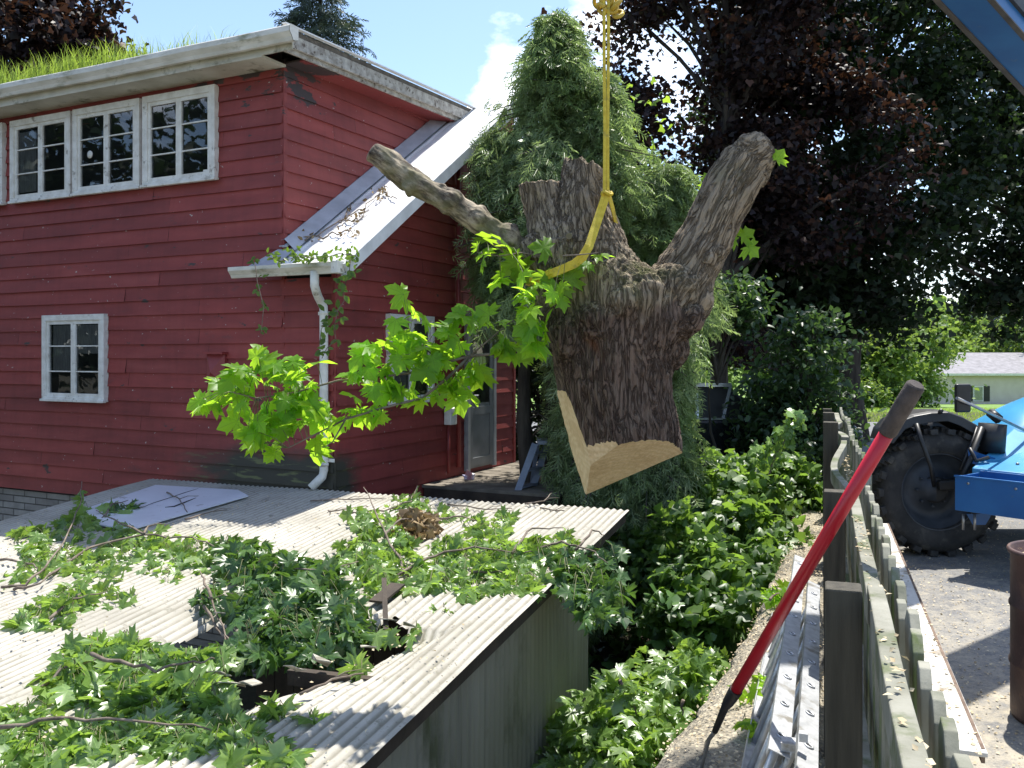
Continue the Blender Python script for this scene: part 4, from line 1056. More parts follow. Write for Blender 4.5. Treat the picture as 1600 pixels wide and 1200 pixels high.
# ---------------------------------------------------------------- trees
M_TB = pm('dark_tree_bark', (.035, .028, .022), (.09, .075, .06), 10, .95, .8, 30, stretch=(1, 1, .2), dist=.03)
M_PURP = leafmat('copper_leaf', (.010, .008, .009), (.024, .013, .014), (.09, .04, .02), .24, .5, brown=(.08, .033, .018), spec=.3)
M_DKG = leafmat('deep_green_leaf', (.008, .015, .008), (.020, .036, .014), (.08, .15, .03), .2, .48, spec=.3)
M_UND = leafmat('understory_leaf', (.025, .05, .02), (.05, .10, .04), (.14, .26, .05), .35, .4)
M_CED = leafmat('cedar_spray', (.15, .22, .09), (.36, .43, .23), (.48, .66, .20), .42, .34, patch=(.15, .23, .08))
M_SPR = leafmat('spruce_needles', (.06, .085, .065), (.11, .15, .12), (.10, .14, .07), .2, .6)
M_FARG = leafmat('distant_leaf', (.06, .12, .025), (.16, .25, .06), (.35, .5, .08), .4, .6)
M_LIME = leafmat('lime_leaf', (.10, .20, .02), (.20, .34, .05), (.5, .72, .06), .5, .5)

def rand_unit(n): return unit(npr.normal(size=(n, 3)))
def voids(s, th=-.02, f=.55):
    return lambda p: mn.noise(Vector((p[0] * f + s * 3.1, p[1] * f * .4, p[2] * f))) > th
def crown_tree(name, label, cat, base, height, rx, ry, rz, cz, n_clu, per, size, m, tmpl=MAPLE0, trunk_r=.18, clu_r=.55, group=None, keep=None, flat=.55, shell=.55, seed=0, bias=0.0, lean=(0, 0)):
    g_ = np.random.default_rng(seed)
    root = empty(name, base, label, cat, group); bx_, by_, bz_ = base
    c = []
    while len(c) < n_clu:
        v = g_.normal(size=3); v /= np.linalg.norm(v); r_ = g_.uniform(0, 1) ** (1 / 3) if g_.random() > shell else g_.uniform(.72, 1.0)
        lump = .80 + .35 * mn.noise(Vector(v * 1.9) + Vector((seed, 0, 0)))
        p = np.array([bx_ + lean[0] + v[0] * rx * r_ * lump, by_ + lean[1] + v[1] * ry * r_ * lump, bz_ + cz + v[2] * rz * r_ * lump])
        if keep is None or keep(p): c.append(p)
    c = np.array(c); n = n_clu * per
    cid = np.repeat(np.arange(n_clu), per)
    cr = clu_r * g_.uniform(.6, 1.35, n_clu)
    d = g_.normal(size=(n, 3)) * .5 * cr[cid][:, None]; d[:, 2] *= flat
    pos = c[cid] + d
    fwd = g_.normal(size=(n, 3)); fwd[:, 2] = fwd[:, 2] * .5 - .55
    nor = g_.normal(size=(n, 3)) * .6; nor[:, 2] += .75
    sz = size * g_.uniform(.6, 1.25, n)
    leaves('crown', tmpl, pos, fwd, nor, sz, m, root)
    mb = MB(); top = Vector((bx_ + lean[0] * .8, by_ + lean[1] * .8, bz_ + cz + rz * .55))
    b0 = Vector(base); k = 7; tp_ = [b0.lerp(top, i / k) + Vector((.12 * math.sin(i * 1.3 + seed), .1 * math.cos(i * 1.7), 0)) * (i > 0) for i in range(k + 1)]
    mb.tube(tp_, [trunk_r * (1.35 if i == 0 else 1 - .8 * i / k) for i in range(k + 1)], 12)
    for i in range(min(n_clu, 46)):
        q_ = Vector(c[g_.integers(n_clu)]); f_ = min(.92, max(.25, (q_.z - b0.z) / (top.z - b0.z) - .22)); s_ = b0.lerp(top, f_)
        mid = s_.lerp(q_, .5) + Vector((0, 0, .25 * g_.uniform(0, 1))); mb.tube([s_, mid, q_], [trunk_r * (1 - f_) * .45 + .018, trunk_r * .14 + .01, .008], 6, cap=False)
    mb.build('trunk', M_TB, root); return root

def conifer(name, label, base, height, radius, m, n_br, spray, droop=.3, kind='cedar', seed=1, keep=None, start=.04, trunk_r=.14, group=None, per=7, tops=None):
    """foliage as flat fans of thin blades hung along radiating boughs"""
    g_ = np.random.default_rng(seed); root = empty(name, base, label, 'tree', group); b0 = np.array(base)
    mbt = MB(); k = 8
    tops = tops or [(0, 0, height, radius, 1.0)]
    pos = []; fw = []; nn = []; sz = []
    for (tx, ty, hh, rad, share) in tops:
        p0 = Vector(base) + Vector((tx * .2, ty * .2, 0)); p1 = Vector(base) + Vector((tx, ty, hh))
        mbt.tube([p0.lerp(p1, i / k) + Vector((.05 * math.sin(i * 1.9), .05 * math.cos(i), 0)) for i in range(k + 1)], [trunk_r * (1 - .93 * i / k) for i in range(k + 1)], 8)
        for b in range(int(n_br * share)):
            f_ = start + (1 - start) * g_.random() ** .85; z = hh * f_
            prof = (1 - f_) ** .62 * (.45 + .55 * min(1, f_ * 6)) if kind == 'cedar' else (1 - f_) ** .85
            az = g_.uniform(0, 6.283); lump = .95 + 1.25 * mn.noise(Vector((math.cos(az) * 1.3, math.sin(az) * 1.3, z * 1.1 + seed)))
            ln = rad * prof * max(.35, lump) * g_.uniform(.55, 1.12) + .08
            c0 = np.array(p0) * (1 - f_) + np.array(p1) * f_
            rise_ = .30 * ln if kind == 'cedar' else .02
            mid = []
            for q_ in range(per):
                u = .28 + .72 * (q_ + g_.random()) / per
                pz = rise_ * math.sin(u * 2.2) - droop * ln * u * u
                p = c0 + np.array([math.cos(az) * ln * u, math.sin(az) * ln * u, pz]) + g_.normal(size=3) * .05
                if keep is not None and not keep(p): continue
                pos.append(p); out = np.array([math.cos(az), math.sin(az), 0])
                f = out * g_.uniform(.2, 1.0) + np.array([g_.normal() * .5, g_.normal() * .5, -g_.uniform(.3, 1.5) if kind == 'cedar' else -.25])
                fw.append(f); nn.append(out * .3 + g_.normal(size=3) * .7 + np.array([0, 0, .4])); sz.append(spray * g_.uniform(.6, 1.35))
            e_ = c0 + np.array([math.cos(az) * ln, math.sin(az) * ln, rise_ * .8 - droop * ln])
            if b % 5 == 0 and (keep is None or keep(e_)):
                e_ = c0 + np.array([math.cos(az) * ln, math.sin(az) * ln, rise_ * .8 - droop * ln])
                mbt.tube([Vector(c0), Vector((c0 + e_) / 2 + np.array([0, 0, rise_ * .5])), Vector(e_)], [.018, .012, .004], 5, cap=False)
    # blade fan template
    V = []; T = []
    def blade(x0, y0, ang, ln_, w):
        dx, dy = math.sin(ang), math.cos(ang); k_ = len(V)
        V.extend([(x0, y0, 0), (x0 + dx * ln_ * .5 + dy * w, y0 + dy * ln_ * .5 - dx * w, .02), (x0 + dx * ln_, y0 + dy * ln_, -.06), (x0 + dx * ln_ * .5 - dy * w, y0 + dy * ln_ * .5 + dx * w, .02)])
        T.extend([(k_, k_ + 1, k_ + 2), (k_, k_ + 2, k_ + 3)])
    blade(0, 0, 0, 1.0, .028)
    for i, (y, a_, l_) in enumerate(((.10, .9, .42), (.18, -.85, .5), (.34, .75, .48), (.42, -.7, .44), (.56, .6, .36), (.64, -.6, .33), (.76, .5, .24))): blade(0, y, a_, l_, .028 if kind == 'cedar' else .03)
    leaves('crown', (np.array(V, np.float32), np.array(T, np.int32)), np.array(pos), np.array(fw), np.array(nn), np.array(sz), m, root)
    mbt.build('trunk', M_TB, root); return root

def gx(px, Y): return (px - 800) / F * Y
# cedars in front of the house end
def not_in_house(p):
    q_ = Vector(p) - C2; t = q_.dot(D1); s = q_.dot(D2)
    return not (t > -.42 and s < 4.1 and p[2] < (lt_z(s) + .15 if t < tC1 else 5.6)) 
conifer('cedar_tree', 'tall feathery cedar rising beside the end of the white metal roof', (gx(868, 10.7), 10.7, -1.0), 6.95, 1.75, M_CED, 1350, .19, .22, 'cedar', 3, keep=lambda p: not_in_house(p) and not (p[2] < 2.15 and p[0] < .42), per=10, start=.28, tops=[(0, 0, 6.95, 1.75, 1.0), (-.7, .1, 5.6, 1.35, .5), (.55, .1, 6.3, 1.1, .45)])
conifer('cedar_tree', 'broad grey-green cedar behind the hanging trunk, right of the taller one', (gx(985, 10.5), 10.5, -1.2), 5.9, 1.4, M_CED, 2000, .19, .25, 'cedar', 8, keep=lambda p: not_in_house(p) and not (p[2] < 2.3 and p[0] < .45) and not (p[2] < 2.25 and p[0] > 2.1), per=9, tops=[(-.45, 0, 5.95, 1.15, .8), (.5, .2, 5.35, 1.25, .9), (.0, -.2, 4.1, 1.0, .5)], start=.02)
conifer('cedar_shrub', 'low dark cedar growing by the stepladder under the hanging trunk', (gx(900, 10.0), 10.0, -1.4), 2.9, .5, M_CED, 260, .18, .2, 'cedar', 15, keep=lambda p: not_in_house(p) , per=6, trunk_r=.05)
# big dark trees
crown_tree('copper_maple', 'huge dark purple maple behind the cedars with sky through its leaves', 'tree', (gx(1125, 17.5), 17.5, -.2), 12, 3.5, 2.3, 5.9, 7.3, 330, 84, .112, M_PURP, MAPLE0, .20, .66, seed=21, shell=.15, lean=(.2, 0), keep=voids(1, -.06, .7))
crown_tree('dark_maple', 'dense dark green maple between the purple maple and the blue machine', 'tree', (gx(1335, 20), 20, -.05), 13, 4.0, 2.6, 6.0, 6.9, 430, 74, .13, M_DKG, MAPLE0, .26, .68, seed=22, shell=.2, keep=voids(2, -.05, .8))
crown_tree('dark_maple', 'dark green maple at the right edge overhanging the road and lawn', 'tree', (gx(1655, 21.5), 21.5, -.05), 13, 5.6, 2.8, 5.2, 6.6, 430, 70, .14, M_DKG, MAPLE0, .28, .7, seed=23, shell=.2, keep=voids(3, .0, .8))
crown_tree('slim_maple', 'smaller dark tree filling the gap low behind the right limb stub', 'tree', (gx(1215, 19.5), 19.5, -.05), 8, 1.7, 1.6, 3.4, 4.2, 130, 60, .17, M_DKG, MAPLE0, .12, .55, seed=24)
crown_tree('young_maple', 'bright yellow-green young maple peeking between the cedars', 'tree', (gx(935, 13), 13, -.9), 8, 1.0, .8, 2.2, 5.3, 15, 44, .10, M_LIME, MAPLE0, .07, .5, seed=25, shell=.7)
crown_tree('copper_maple', 'dark purple maple rising behind the grassy roof at the top left', 'tree', (gx(20, 24), 24, 0), 14, 4.0, 3.0, 4.2, 9.6, 330, 60, .18, M_PURP, MAPLE0, .3, .7, seed=31)
conifer('spruce_tree', 'thin blue-grey spruce behind the roof against the open sky', (gx(500, 27), 27, 0), 14.6, 4.6, M_SPR, 200, .46, .16, 'spruce', 5, start=.55, per=12, trunk_r=.2)
# shrubs below the maples
for (px, Y, rx, rz, cz, nc, lab, sd) in ((1222, 14.2, .75, 1.1, 1.15, 60, 'shaded leafy shrub hiding the bed of the parked pickup', 41), (1262, 13.6, .85, 1.9, 1.6, 80, 'tall shaded shrub just behind the far end of the picket fence', 42),
                                    (1215, 12.4, .75, .9, .8, 46, 'low shaded shrub between the brush heap and the tall shrub', 43), (1120, 13.4, .75, .6, 3.6, 36, 'dark slim shrub with a raised crown close behind the right cedar', 44)):
    crown_tree('garden_shrub', lab, 'shrub', (gx(px, Y), Y, -.3 if Y > 13.5 else -.9), 3, rx, .8, rz, cz, nc, 60, .12, M_UND, OVAL, .03, .38, seed=sd)
crown_tree('garden_shrub', 'added dark shrub standing in for deep shade beyond the porch corner', 'shrub', (.42, 13.9, -1.0), 3, .8, .8, 2.0, 2.2, 90, 70, .12, M_DKG, OVAL, .04, .4, seed=47)  # shrub added to darken the bright gap behind the porch
# greenery beyond the lawn
far = [(1372, 46, 2.6, 2.6, 2.4, 'bright round tree beyond the lawn, nearest the fence end'), (1425, 52, 2.6, 3.2, 3.2, 'bright tree beside the left end of the cream building'), (1300, 48, 3.4, 4.2, 4.2, 'light green tree glimpsed under the dark maples'),
       (1120, 40, 3.4, 4.4, 4.6, 'light green tree far behind the right cedar'), (1215, 44, 3.4, 5.0, 5.0, 'light green tree behind the tall shaded shrub'), (1560, 74, 5.5, 4.2, 4.0, 'hazy tree behind the right end of the cream building'), (1480, 78, 5.2, 4.6, 4.6, 'hazy tree behind the cream building roof'), (1660, 70, 5.5, 5.0, 5.0, 'large tree at the far right beyond the cream building')]
for i, (px, Y, rx, rz, cz, lab) in enumerate(far):
    gz = ground_z(gx(px, Y), Y)
    crown_tree('distant_tree', lab, 'tree', (gx(px, Y), Y, gz), 8, rx, rx, rz, cz, 110, 44, .30 if Y < 60 else .42, M_FARG, DIAM, .2, .9 if Y < 60 else 1.3, seed=60 + i, group='trees beyond the lawn')
for i, (px, Y, r_, lab) in enumerate(((1400, 44, .9, 'small bright bush at the back of the lawn, left of the rake handle'), (1440, 50, 1.1, 'rounded bush against the left corner of the cream building'), (1362, 43, .8, 'yellow-green bush at the far left end of the lawn'))):
    crown_tree('lawn_bush', lab, 'bush', (gx(px, Y), Y, ground_z(gx(px, Y), Y)), 2, r_, r_, r_, r_ * .8, 40, 40, .2, M_FARG, DIAM, .05, .4, seed=80 + i)
# wooded hill far off : one mass
pos = []; 
for i in range(15000):
    a = rnd.uniform(-.9, .95); Yd = rnd.uniform(120, 330); x = a * Yd
    hh = 6 * (.4 + .6 * abs(mn.noise(Vector((x * .03, Yd * .03, 0))))) + 9
    pos.append((x, Yd, ground_z(x, Yd) + rnd.random() ** .7 * hh))
pos = np.array(pos); n = len(pos); nor = npr.normal(size=(n, 3)); nor[:, 2] += 1
wd = leaves('distant_woods', OVAL, pos, npr.normal(size=(n, 3)), nor, npr.uniform(2.2, 4.5, n), M_FARG)
prop(wd, 'hazy green wooded hillside far beyond the cream building', 'woods', kind='stuff')
# trees standing behind the viewer, seen only in the window glass
for i, (x, y, lab) in enumerate(((-17.5, 4.5, 'leafy tree across the yard mirrored in the upper windows'), (-19.5, 8.5, 'leafy tree mirrored in the left windows'), (-25, 11, 'tall leafy tree mirrored in the windows near the corner'))):
    crown_tree('yard_tree', lab, 'tree', (x, y, -.5), 9, 3.4, 3.4, 4.7, 5.5, 120, 40, .26, M_DKG, MAPLE0, .2, 1.0, seed=90 + i, group='trees across the yard')
# ---------------------------------------------------------------- picket fence
M_PICK = pm('mossy_grey_timber', (.13, .135, .095), (.30, .29, .235), 7, .85, .6, 30, stretch=(1, 1, .35), c3=(.10, .13, .045), s3=5, t3=(.53, .62), dist=.006)
M_POST = pm('dark_post_timber', (.035, .030, .020), (.075, .065, .045), 5, .8, .5, 25, stretch=(6, 6, .5), dist=.006)  # posts evenly dark brown, darker than pickets and rails
M_RAIL = pm('rail_timber', (.14, .14, .10), (.30, .29, .24), 5, .85, .6, 30, c3=(.10, .12, .05), s3=4, t3=(.52, .62), dist=.006)
FD = Vector((.3464, 1, 0)).normalized(); FN = Vector((1, -.3464, 0)).normalized()      # along, towards the lot
def FP(Y, off=0.0, z=0.0): return Vector((fence_x(Y), Y, z)) + FN * off
fence = empty('picket_fence', tuple(FP(3.0)), 'leaning mossy grey picket fence on top of the retaining wall', 'fence')
rf = random.Random(9); Yp = 1.15; first = True
while Yp < 11.6:
    top = EYE - .665 + rf.uniform(-.02, .012) + (.08 * smooth(5.2, 7.5, Yp)) - .10 * smooth(8, 10.5, Yp) ; w_ = rf.uniform(.115, .135); th = .024
    bend = .05 * math.exp(-((Yp - 5.6) / .6) ** 2)
    lean = rf.uniform(-.012, .012); rot = rf.uniform(-.05, .05)
    ax = (FD * math.cos(rot) + FN * math.sin(rot)).normalized(); nn_ = Vector((ax.y, -ax.x, 0))
    c = FP(Yp, .06 + bend + rf.uniform(-.004, .004)); mb = MB(); z0 = .06; zt = top
    cut_ = .035
    prof_ = [(-w_ / 2, z0), (w_ / 2, z0), (w_ / 2, zt - cut_), (w_ / 2 - cut_, zt), (-w_ / 2 + cut_, zt), (-w_ / 2, zt - cut_)]
    V = [c + ax * x + UP * z + nn_ * (d + lean * (z - .6)) for d in (-th / 2, th / 2) for x, z in prof_]
    mb.add(V, [(0, 1, 2, 3, 4, 5)[::-1], (6, 7, 8, 9, 10, 11)] + [(i, (i + 1) % 6, (i + 1) % 6 + 6, i + 6) for i in range(6)])
    mb.build('picket', M_PICK, fence, bevel=.003)
    Yp += .163 + rf.uniform(-.004, .010)
posts = [(2.5, .098, EYE - .655), (4.3, .098, EYE - .66), (6.3, .10, 1.47), (8.4, .10, 1.40), (10.6, .10, 1.30)]
for (y, w_, zt) in posts:
    c = FP(y, -.10); mb = MB(); mb.box(Vector((c.x, c.y, (zt - .3) / 2)), (w_, w_, zt + .3), (FD, FN, UP)); mb.build('post', M_POST, fence, bevel=.006)
def rail(y0, y1, z0, z1, off=-.0, w=.036, h=.088, bow=0.0):
    k = 14; mb = MB(); pts = []
    for i in range(k + 1):
        f_ = i / k; p = FP(y0 + (y1 - y0) * f_, off + bow * math.sin(math.pi * f_) ** 2, z0 + (z1 - z0) * f_ + .008 * math.sin(f_ * 9))
        pts.append(p)
    for i in range(k + 1):
        for (a_, b_) in ((-w / 2, -h / 2), (w / 2, -h / 2), (w / 2, h / 2), (-w / 2, h / 2)): mb.v.append(tuple(pts[i] + FN * a_ + UP * b_))
    for i in range(k):
        for q_ in range(4): mb.f.append([4 * i + q_, 4 * i + (q_ + 1) % 4, 4 * i + 4 + (q_ + 1) % 4, 4 * i + 4 + q_]); mb.m.append(0); mb.sm.append(False)
    mb.f += [[3, 2, 1, 0], [4 * k, 4 * k + 1, 4 * k + 2, 4 * k + 3]]; mb.m += [0, 0]; mb.sm += [False, False]
    return mb.build('rail', M_RAIL, fence, bevel=.004)
rail(1.1, 2.62, 1.225, 1.225, -.01, .045, .09); rail(2.64, 4.4, 1.195, 1.205, -.01, .045, .09); rail(4.42, 6.4, 1.18, 1.29, -.01, .04, .08, -.08)
rail(6.42, 8.4, 1.33, 1.29, .0, .05, .05, -.10); rail(8.42, 10.7, 1.27, 1.22, .0, .05, .05)
rail(1.1, 4.3, .38, .38); rail(4.32, 8.4, .38, .38); rail(8.42, 10.7, .38, .38)

# white capped beam along the lot side
M_CAP = pm('peeling_white_cap', (.50, .48, .44), (.68, .66, .61), 5, .7, .4, 40, c3=(.26, .22, .17), s3=5, t3=(.52, .62))
bm_ = empty('guard_beam', tuple(FP(3.2, .3)), 'long white capped beam on short posts beside the pickets', 'rail')
mb = MB(); a_ = FP(3.13, .27, .60); b_ = FP(7.2, .24, .60); mb.bar(a_, b_, .20, .016); mb.build('cap', M_CAP, bm_, bevel=.003)
mb = MB(); mb.bar(FP(1.6, .185, .55), FP(7.2, .15, .55), .03, .10); mb.build('lip', M_CAP, bm_)
mb = MB(); mb.bar(FP(3.16, .36, .585), FP(7.2, .335, .585), .012, .05); mb.build('flange', pm('rusty_edge', (.10, .06, .04), (.2, .14, .1), 20, .8), bm_)
for y in (3.28, 5.2, 7.0):
    c = FP(y, .28); mb = MB(); mb.box((c.x, c.y, .29), (.09, .09, .58), (FD, FN, UP)); mb.build('post', M_PICK, bm_, bevel=.004)

# ladder lying on its edge against the posts
M_ALU = pm('worn_aluminium', (.50, .51, .52), (.66, .67, .68), 20, .42, .2, 80, metal=.55, c3=(.32, .30, .26), s3=6, t3=(.56, .66))
def ladder(y0, y1, zt, offt, offb, zb, par, n):
    for (o_, z_) in ((offt, zt), (offb, zb)):
        mb = MB(); tilt = Vector((offb - offt, 0, zb - zt)).normalized()
        wv_ = (FN * (offb - offt) + UP * (zb - zt)).normalized(); hv = FD.cross(wv_).normalized()
        a_, b_ = FP(y0, o_, z_), FP(y1, o_, z_); l = (b_ - a_).length
        mb.box((a_ + b_) / 2, (l, .075, .004), (FD, hv, wv_))
        for sg_ in (-1, 1): mb.box((a_ + b_) / 2 + hv * (.0365 * sg_) + wv_ * (.012 if z_ == zt else -.012), (l, .004, .024), (FD, hv, wv_))
        o = mb.build('side_rail', M_ALU, par)
    y = y0 + .14
    while y < y1:
        mb = MB(); mb.tube([FP(y, offt, zt), FP(y, offb, zb)], .019, 8, flat=.8)
        wv_ = (FN * (offb - offt) + UP * (zb - zt)).normalized()
        for o_, z_, s_ in ((offt, zt, -1), (offb, zb, 1)):
            p = FP(y, o_, z_) + wv_ * (.004 * s_); mb.revolve([(.019, .0), (.019, .004), (.014, .005), (.012, -.002)], p, wv_ * s_, 16, m=0); mb.revolve([(.0125, .0005), (.0001, .0005)], p, wv_ * s_, 16, m=1)
        mb.build('rung', [M_ALU, M_DARK], par); y += .30
ld = empty('extension_ladder', tuple(FP(3.2, -.35)), 'aluminium extension ladder lying on edge against the fence posts', 'ladder')
ladder(1.6, 5.6, .50, -.205, -.37, .09, ld, 12)
ladder(3.05, 6.1, .545, -.30, -.46, .11, ld, 10)
mb = MB(); mb.box(FP(3.1, -.27, .56), (.06, .05, .03), (FD, FN, UP)); mb.box(FP(3.16, -.22, .57), (.03, .03, .03), (FD, FN, UP)); mb.build('bracket', M_ALU, ld)

# ---------------------------------------------------------------- bow rake leaning on the fence
M_RED = pm('red_fibreglass', (.42, .008, .020), (.50, .012, .028), 8, .28, .03, 80)
M_GRIP = pm('brown_foam_grip', (.045, .035, .032), (.085, .068, .062), 20, .85, .5, 120)
M_BLK = pm('black_plastic', (.010, .010, .011), (.018, .018, .019), 6, .45)
M_STEEL = pm('tine_steel', (.30, .29, .28), (.46, .45, .44), 10, .38, .1, 60, metal=.8)
rk = empty('garden_rake', tuple(P(1100, 1195, 4.0)), 'red handled bow rake with brown grip leaning across the fence', 'rake')
def rp(px, py):      # straight handle from the foot to the tip
    f_ = (1190 - py) / (1190 - 598); iy = (1 / 4.0) * (1 - f_) + (1 / 2.9) * f_; return P(px, py, 1 / iy)
a_, b_, c_ = rp(1432, 600), rp(1388, 673), rp(1150, 1078)
mb = MB(); mb.tube([c_, c_.lerp(b_, .5), b_], .0245, 18); mb.build('handle', M_RED, rk)
mb = MB(); d_ = (a_ - b_).normalized()
mb.tube([b_ - d_ * .012, b_ - d_ * .005, b_, b_.lerp(a_, .3), b_.lerp(a_, .6), a_ - d_ * .008, a_], [.027, .030, .031, .030, .031, .030, .024], 18); mb.build('grip', M_GRIP, rk)
d2_ = rp(1133, 1105); e_ = rp(1117, 1143)
mb = MB(); mb.tube([c_ + (c_ - d2_) * .02, c_, c_.lerp(d2_, .7), d2_, e_], [.028, .029, .024, .017, .013], 14); mb.build('ferrule', M_BLK, rk)
f_ = P(1098, 1192, 4.08); g_ = P(1085, 1250, 4.08)
mb = MB(); mb.tube([e_, P(1108, 1155, 4.02), f_, P(1091, 1225, 4.1)], [.010, .009, .008, .008], 8); mb.tube([e_, P(1104, 1160, 4.3), P(1098, 1185, 4.4), P(1094, 1215, 4.42)], [.010, .009, .008, .008], 8)
hb0 = P(1096, 1212, 3.95); hb1 = P(1100, 1190, 4.48)
mb.build('bow', M_STEEL, rk)
mb = MB(); mb.bar(P(1093, 1222, 4.0), P(1098, 1196, 4.5), .014, .022)
for i in range(14):
    p = P(1093, 1222, 4.0).lerp(P(1098, 1196, 4.5), i / 13); mb.tube([p, p + Vector((.035, 0, .004)), p + Vector((.065, 0, -.02))], [.006, .005, .002], 5)
mb.build('tine', M_STEEL, rk)

# ---------------------------------------------------------------- rusty drum
M_RUST = pm('rusty_drum', (.050, .028, .028), (.10, .055, .050), 5, .6, .3, 40, c3=(.16, .09, .06), s3=7, t3=(.56, .68))
cx, cy = 2.965, 4.75
dm = empty('steel_drum', (cx, cy, 0), 'dark rusty steel drum full of wood chips at the right edge', 'barrel')
prof_ = [(0.0, .0), (.28, .0), (.285, .02), (.285, .27), (.293, .285), (.293, .295), (.285, .31), (.285, .58), (.293, .595), (.293, .605), (.285, .62), (.285, .872), (.298, .878), (.303, .89), (.298, .902), (.288, .905), (.280, .895), (.277, .80), (.01, .80)]
mb = MB(); mb.revolve(prof_, (cx, cy, 0.003), UP, 56); mb.build('body', M_RUST, dm)
M_CHIP = leafmat('wood_chip', (.42, .32, .18), (.72, .60, .40), (.5, .4, .2), .1, .8)
M_SAW = pm('sawdust', (.34, .26, .16), (.55, .45, .30), 30, .95, .8, 90)
mb = MB(); mb.revolve([(.276, .845), (.2, .862), (.1, .872), (.001, .875)], (cx, cy, 0), UP, 30); mb.build('chip_fill', M_SAW, dm)

# ---------------------------------------------------------------- stepladder by the porch, dropped bag
M_BLUEG = pm('blue_grey_fibreglass', (.17, .20, .26), (.24, .27, .33), 6, .5)
sp = empty('stepladder', tuple(P(815, 790, 10.2)), 'blue-grey stepladder standing by the dark porch', 'ladder')
A0, A1 = P(797, 800, 9.9), P(836, 694, 10.3); B0, B1 = P(824, 800, 10.7), P(840, 694, 10.4)
for k in range(2):
    o_ = Vector((-.0, .0, 0)) if k == 0 else Vector((.20, .35, .0))
    mb = MB(); mb.bar(A0 + o_ + (A0 - A1) * .5, A1 + o_ * .8, .03, .075, (1, 0, 0)); mb.build('front_leg', M_BLUEG, sp)
    mb = MB(); mb.bar(B0 + o_ * .9 + (B0 - B1) * .5, B1 + o_ * .7, .025, .045, (1, 0, 0)); mb.build('rear_leg', M_BLUEG, sp)
for i in range(6):
    p = (A0 + (A0 - A1) * .5).lerp(A1, (i + .4) / 6); mb = MB(); mb.bar(p, p + Vector((.19, .33, 0)), .08, .02); mb.build('step', M_BLUEG, sp)
mb = MB(); mb.box(A1 + Vector((.09, .16, .02)), (.12, .42, .04)); mb.build('top_cap', M_BLUEG, sp)
bg_ = empty('crumpled_bag', tuple(P(733, 758, 10.9)), 'small crumpled pink and white plastic bag on the porch edge', 'bag')
mb = MB(); cc_ = P(734, 748, 10.9); V = []; k = 10
for j in range(8):
    a_ = math.pi * j / 7
    for i in range(k):
        b_ = 2 * math.pi * i / k; d_ = Vector((math.sin(a_) * math.cos(b_), math.sin(a_) * math.sin(b_) * .8, math.cos(a_) * 1.25)); r_ = .065 * (1 + .7 * mn.noise(d_ * 2.3 + Vector((3, 1, 0)))); V.append(cc_ + d_ * r_)
mb.add(V, [(j * k + i, j * k + (i + 1) % k, (j + 1) * k + (i + 1) % k, (j + 1) * k + i) for j in range(7) for i in range(k)])
mb.build('body', pm('pink_white_film', (.42, .20, .22), (.66, .60, .66), 9, .35, stops=(.45, .52)), bg_)
mb = MB(); mb.tube([cc_ + Vector((-.03, 0, .02)), cc_ + Vector((-.07, -.01, .035)), cc_ + Vector((-.09, -.01, .05))], [.02, .014, .006], 8); mb.tube([cc_ + Vector((-.03, 0, -.07)), cc_ + Vector((-.09, -.01, -.07))], [.02, .01], 8); mb.build('handle', pm('lilac_film', (.36, .34, .55), (.5, .45, .6), 9, .4), bg_)

# ---------------------------------------------------------------- pickup behind the shrubs
M_NAVY = pm('navy_car_paint', (.010, .012, .022), (.014, .017, .03), 3, .25, spec=.6)
M_CHROME = pm('silver_trim', (.55, .57, .62), (.68, .70, .75), 4, .25, metal=.7)
py0 = 15.6; PZ = ground_z(3.4, 15.6)
pk = empty('pickup_truck', (gx(1120, py0), py0, PZ), 'dark pickup truck with pale window frames parked behind the shrubs', 'truck')
x0 = gx(1100, py0)
def bx(x, y, z, sx_, sy_, sz_, m, name, bev=.04):
    mb = MB(); mb.box((x, y, z), (sx_, sy_, sz_)); return mb.build(name, m, pk, bevel=bev)
V = [(-2.7, .45), (2.4, .45), (2.45, .75), (2.3, .98), (1.05, 1.06), (.45, 1.06), (-.95, 1.06), (-2.7, 1.06)]
mb = MB(); k = len(V)
for yy in (py0 - .9, py0 + .9): mb.v += [(x0 + x, yy, z) for x, z in V]
mb.f += [list(range(k))[::-1], list(range(k, 2 * k))] + [[i, (i + 1) % k, (i + 1) % k + k, i + k] for i in range(k)]; mb.m += [0] * (k + 2); mb.sm += [False] * (k + 2)
mb.build('body', M_NAVY, pk, bevel=.05)
V = [(-1.2, 1.06), (.85, 1.06), (.25, 1.62), (-1.05, 1.62)]
mb = MB(); k = 4
for yy, ins in ((py0 - .84, 0), (py0 + .84, 0)): mb.v += [(x0 + x, yy + (.1 if z > 1.5 and yy < py0 else (-.1 if z > 1.5 else 0)), z) for x, z in V]
mb.f += [list(range(k))[::-1], list(range(k, 2 * k))] + [[i, (i + 1) % k, (i + 1) % k + k, i + k] for i in range(k)]; mb.m += [0] * (k + 2); mb.sm += [False] * (k + 2)
mb.build('cabin', M_BLK, pk, bevel=.04)
mb = MB(); yy = py0 - .86
mb.bar((x0 - 1.1, yy + .08, 1.63), (x0 + .28, yy + .08, 1.63), .08, .06); mb.bar((x0 + .27, yy + .1, 1.62), (x0 + .12, yy, 1.08), .05, .08, (0, 1, 0)); mb.bar((x0 + .5, yy + .07, 1.42), (x0 + .82, yy, 1.08), .05, .05, (0, 1, 0)); mb.bar((x0 - .3, yy + .08, 1.6), (x0 - .3, yy, 1.08), .05, .05, (0, 1, 0)); mb.bar((x0 - 1.2, yy, 1.075), (x0 + 2.2, yy, 1.075), .05, .035)
mb.build('window_frame', M_CHROME, pk)
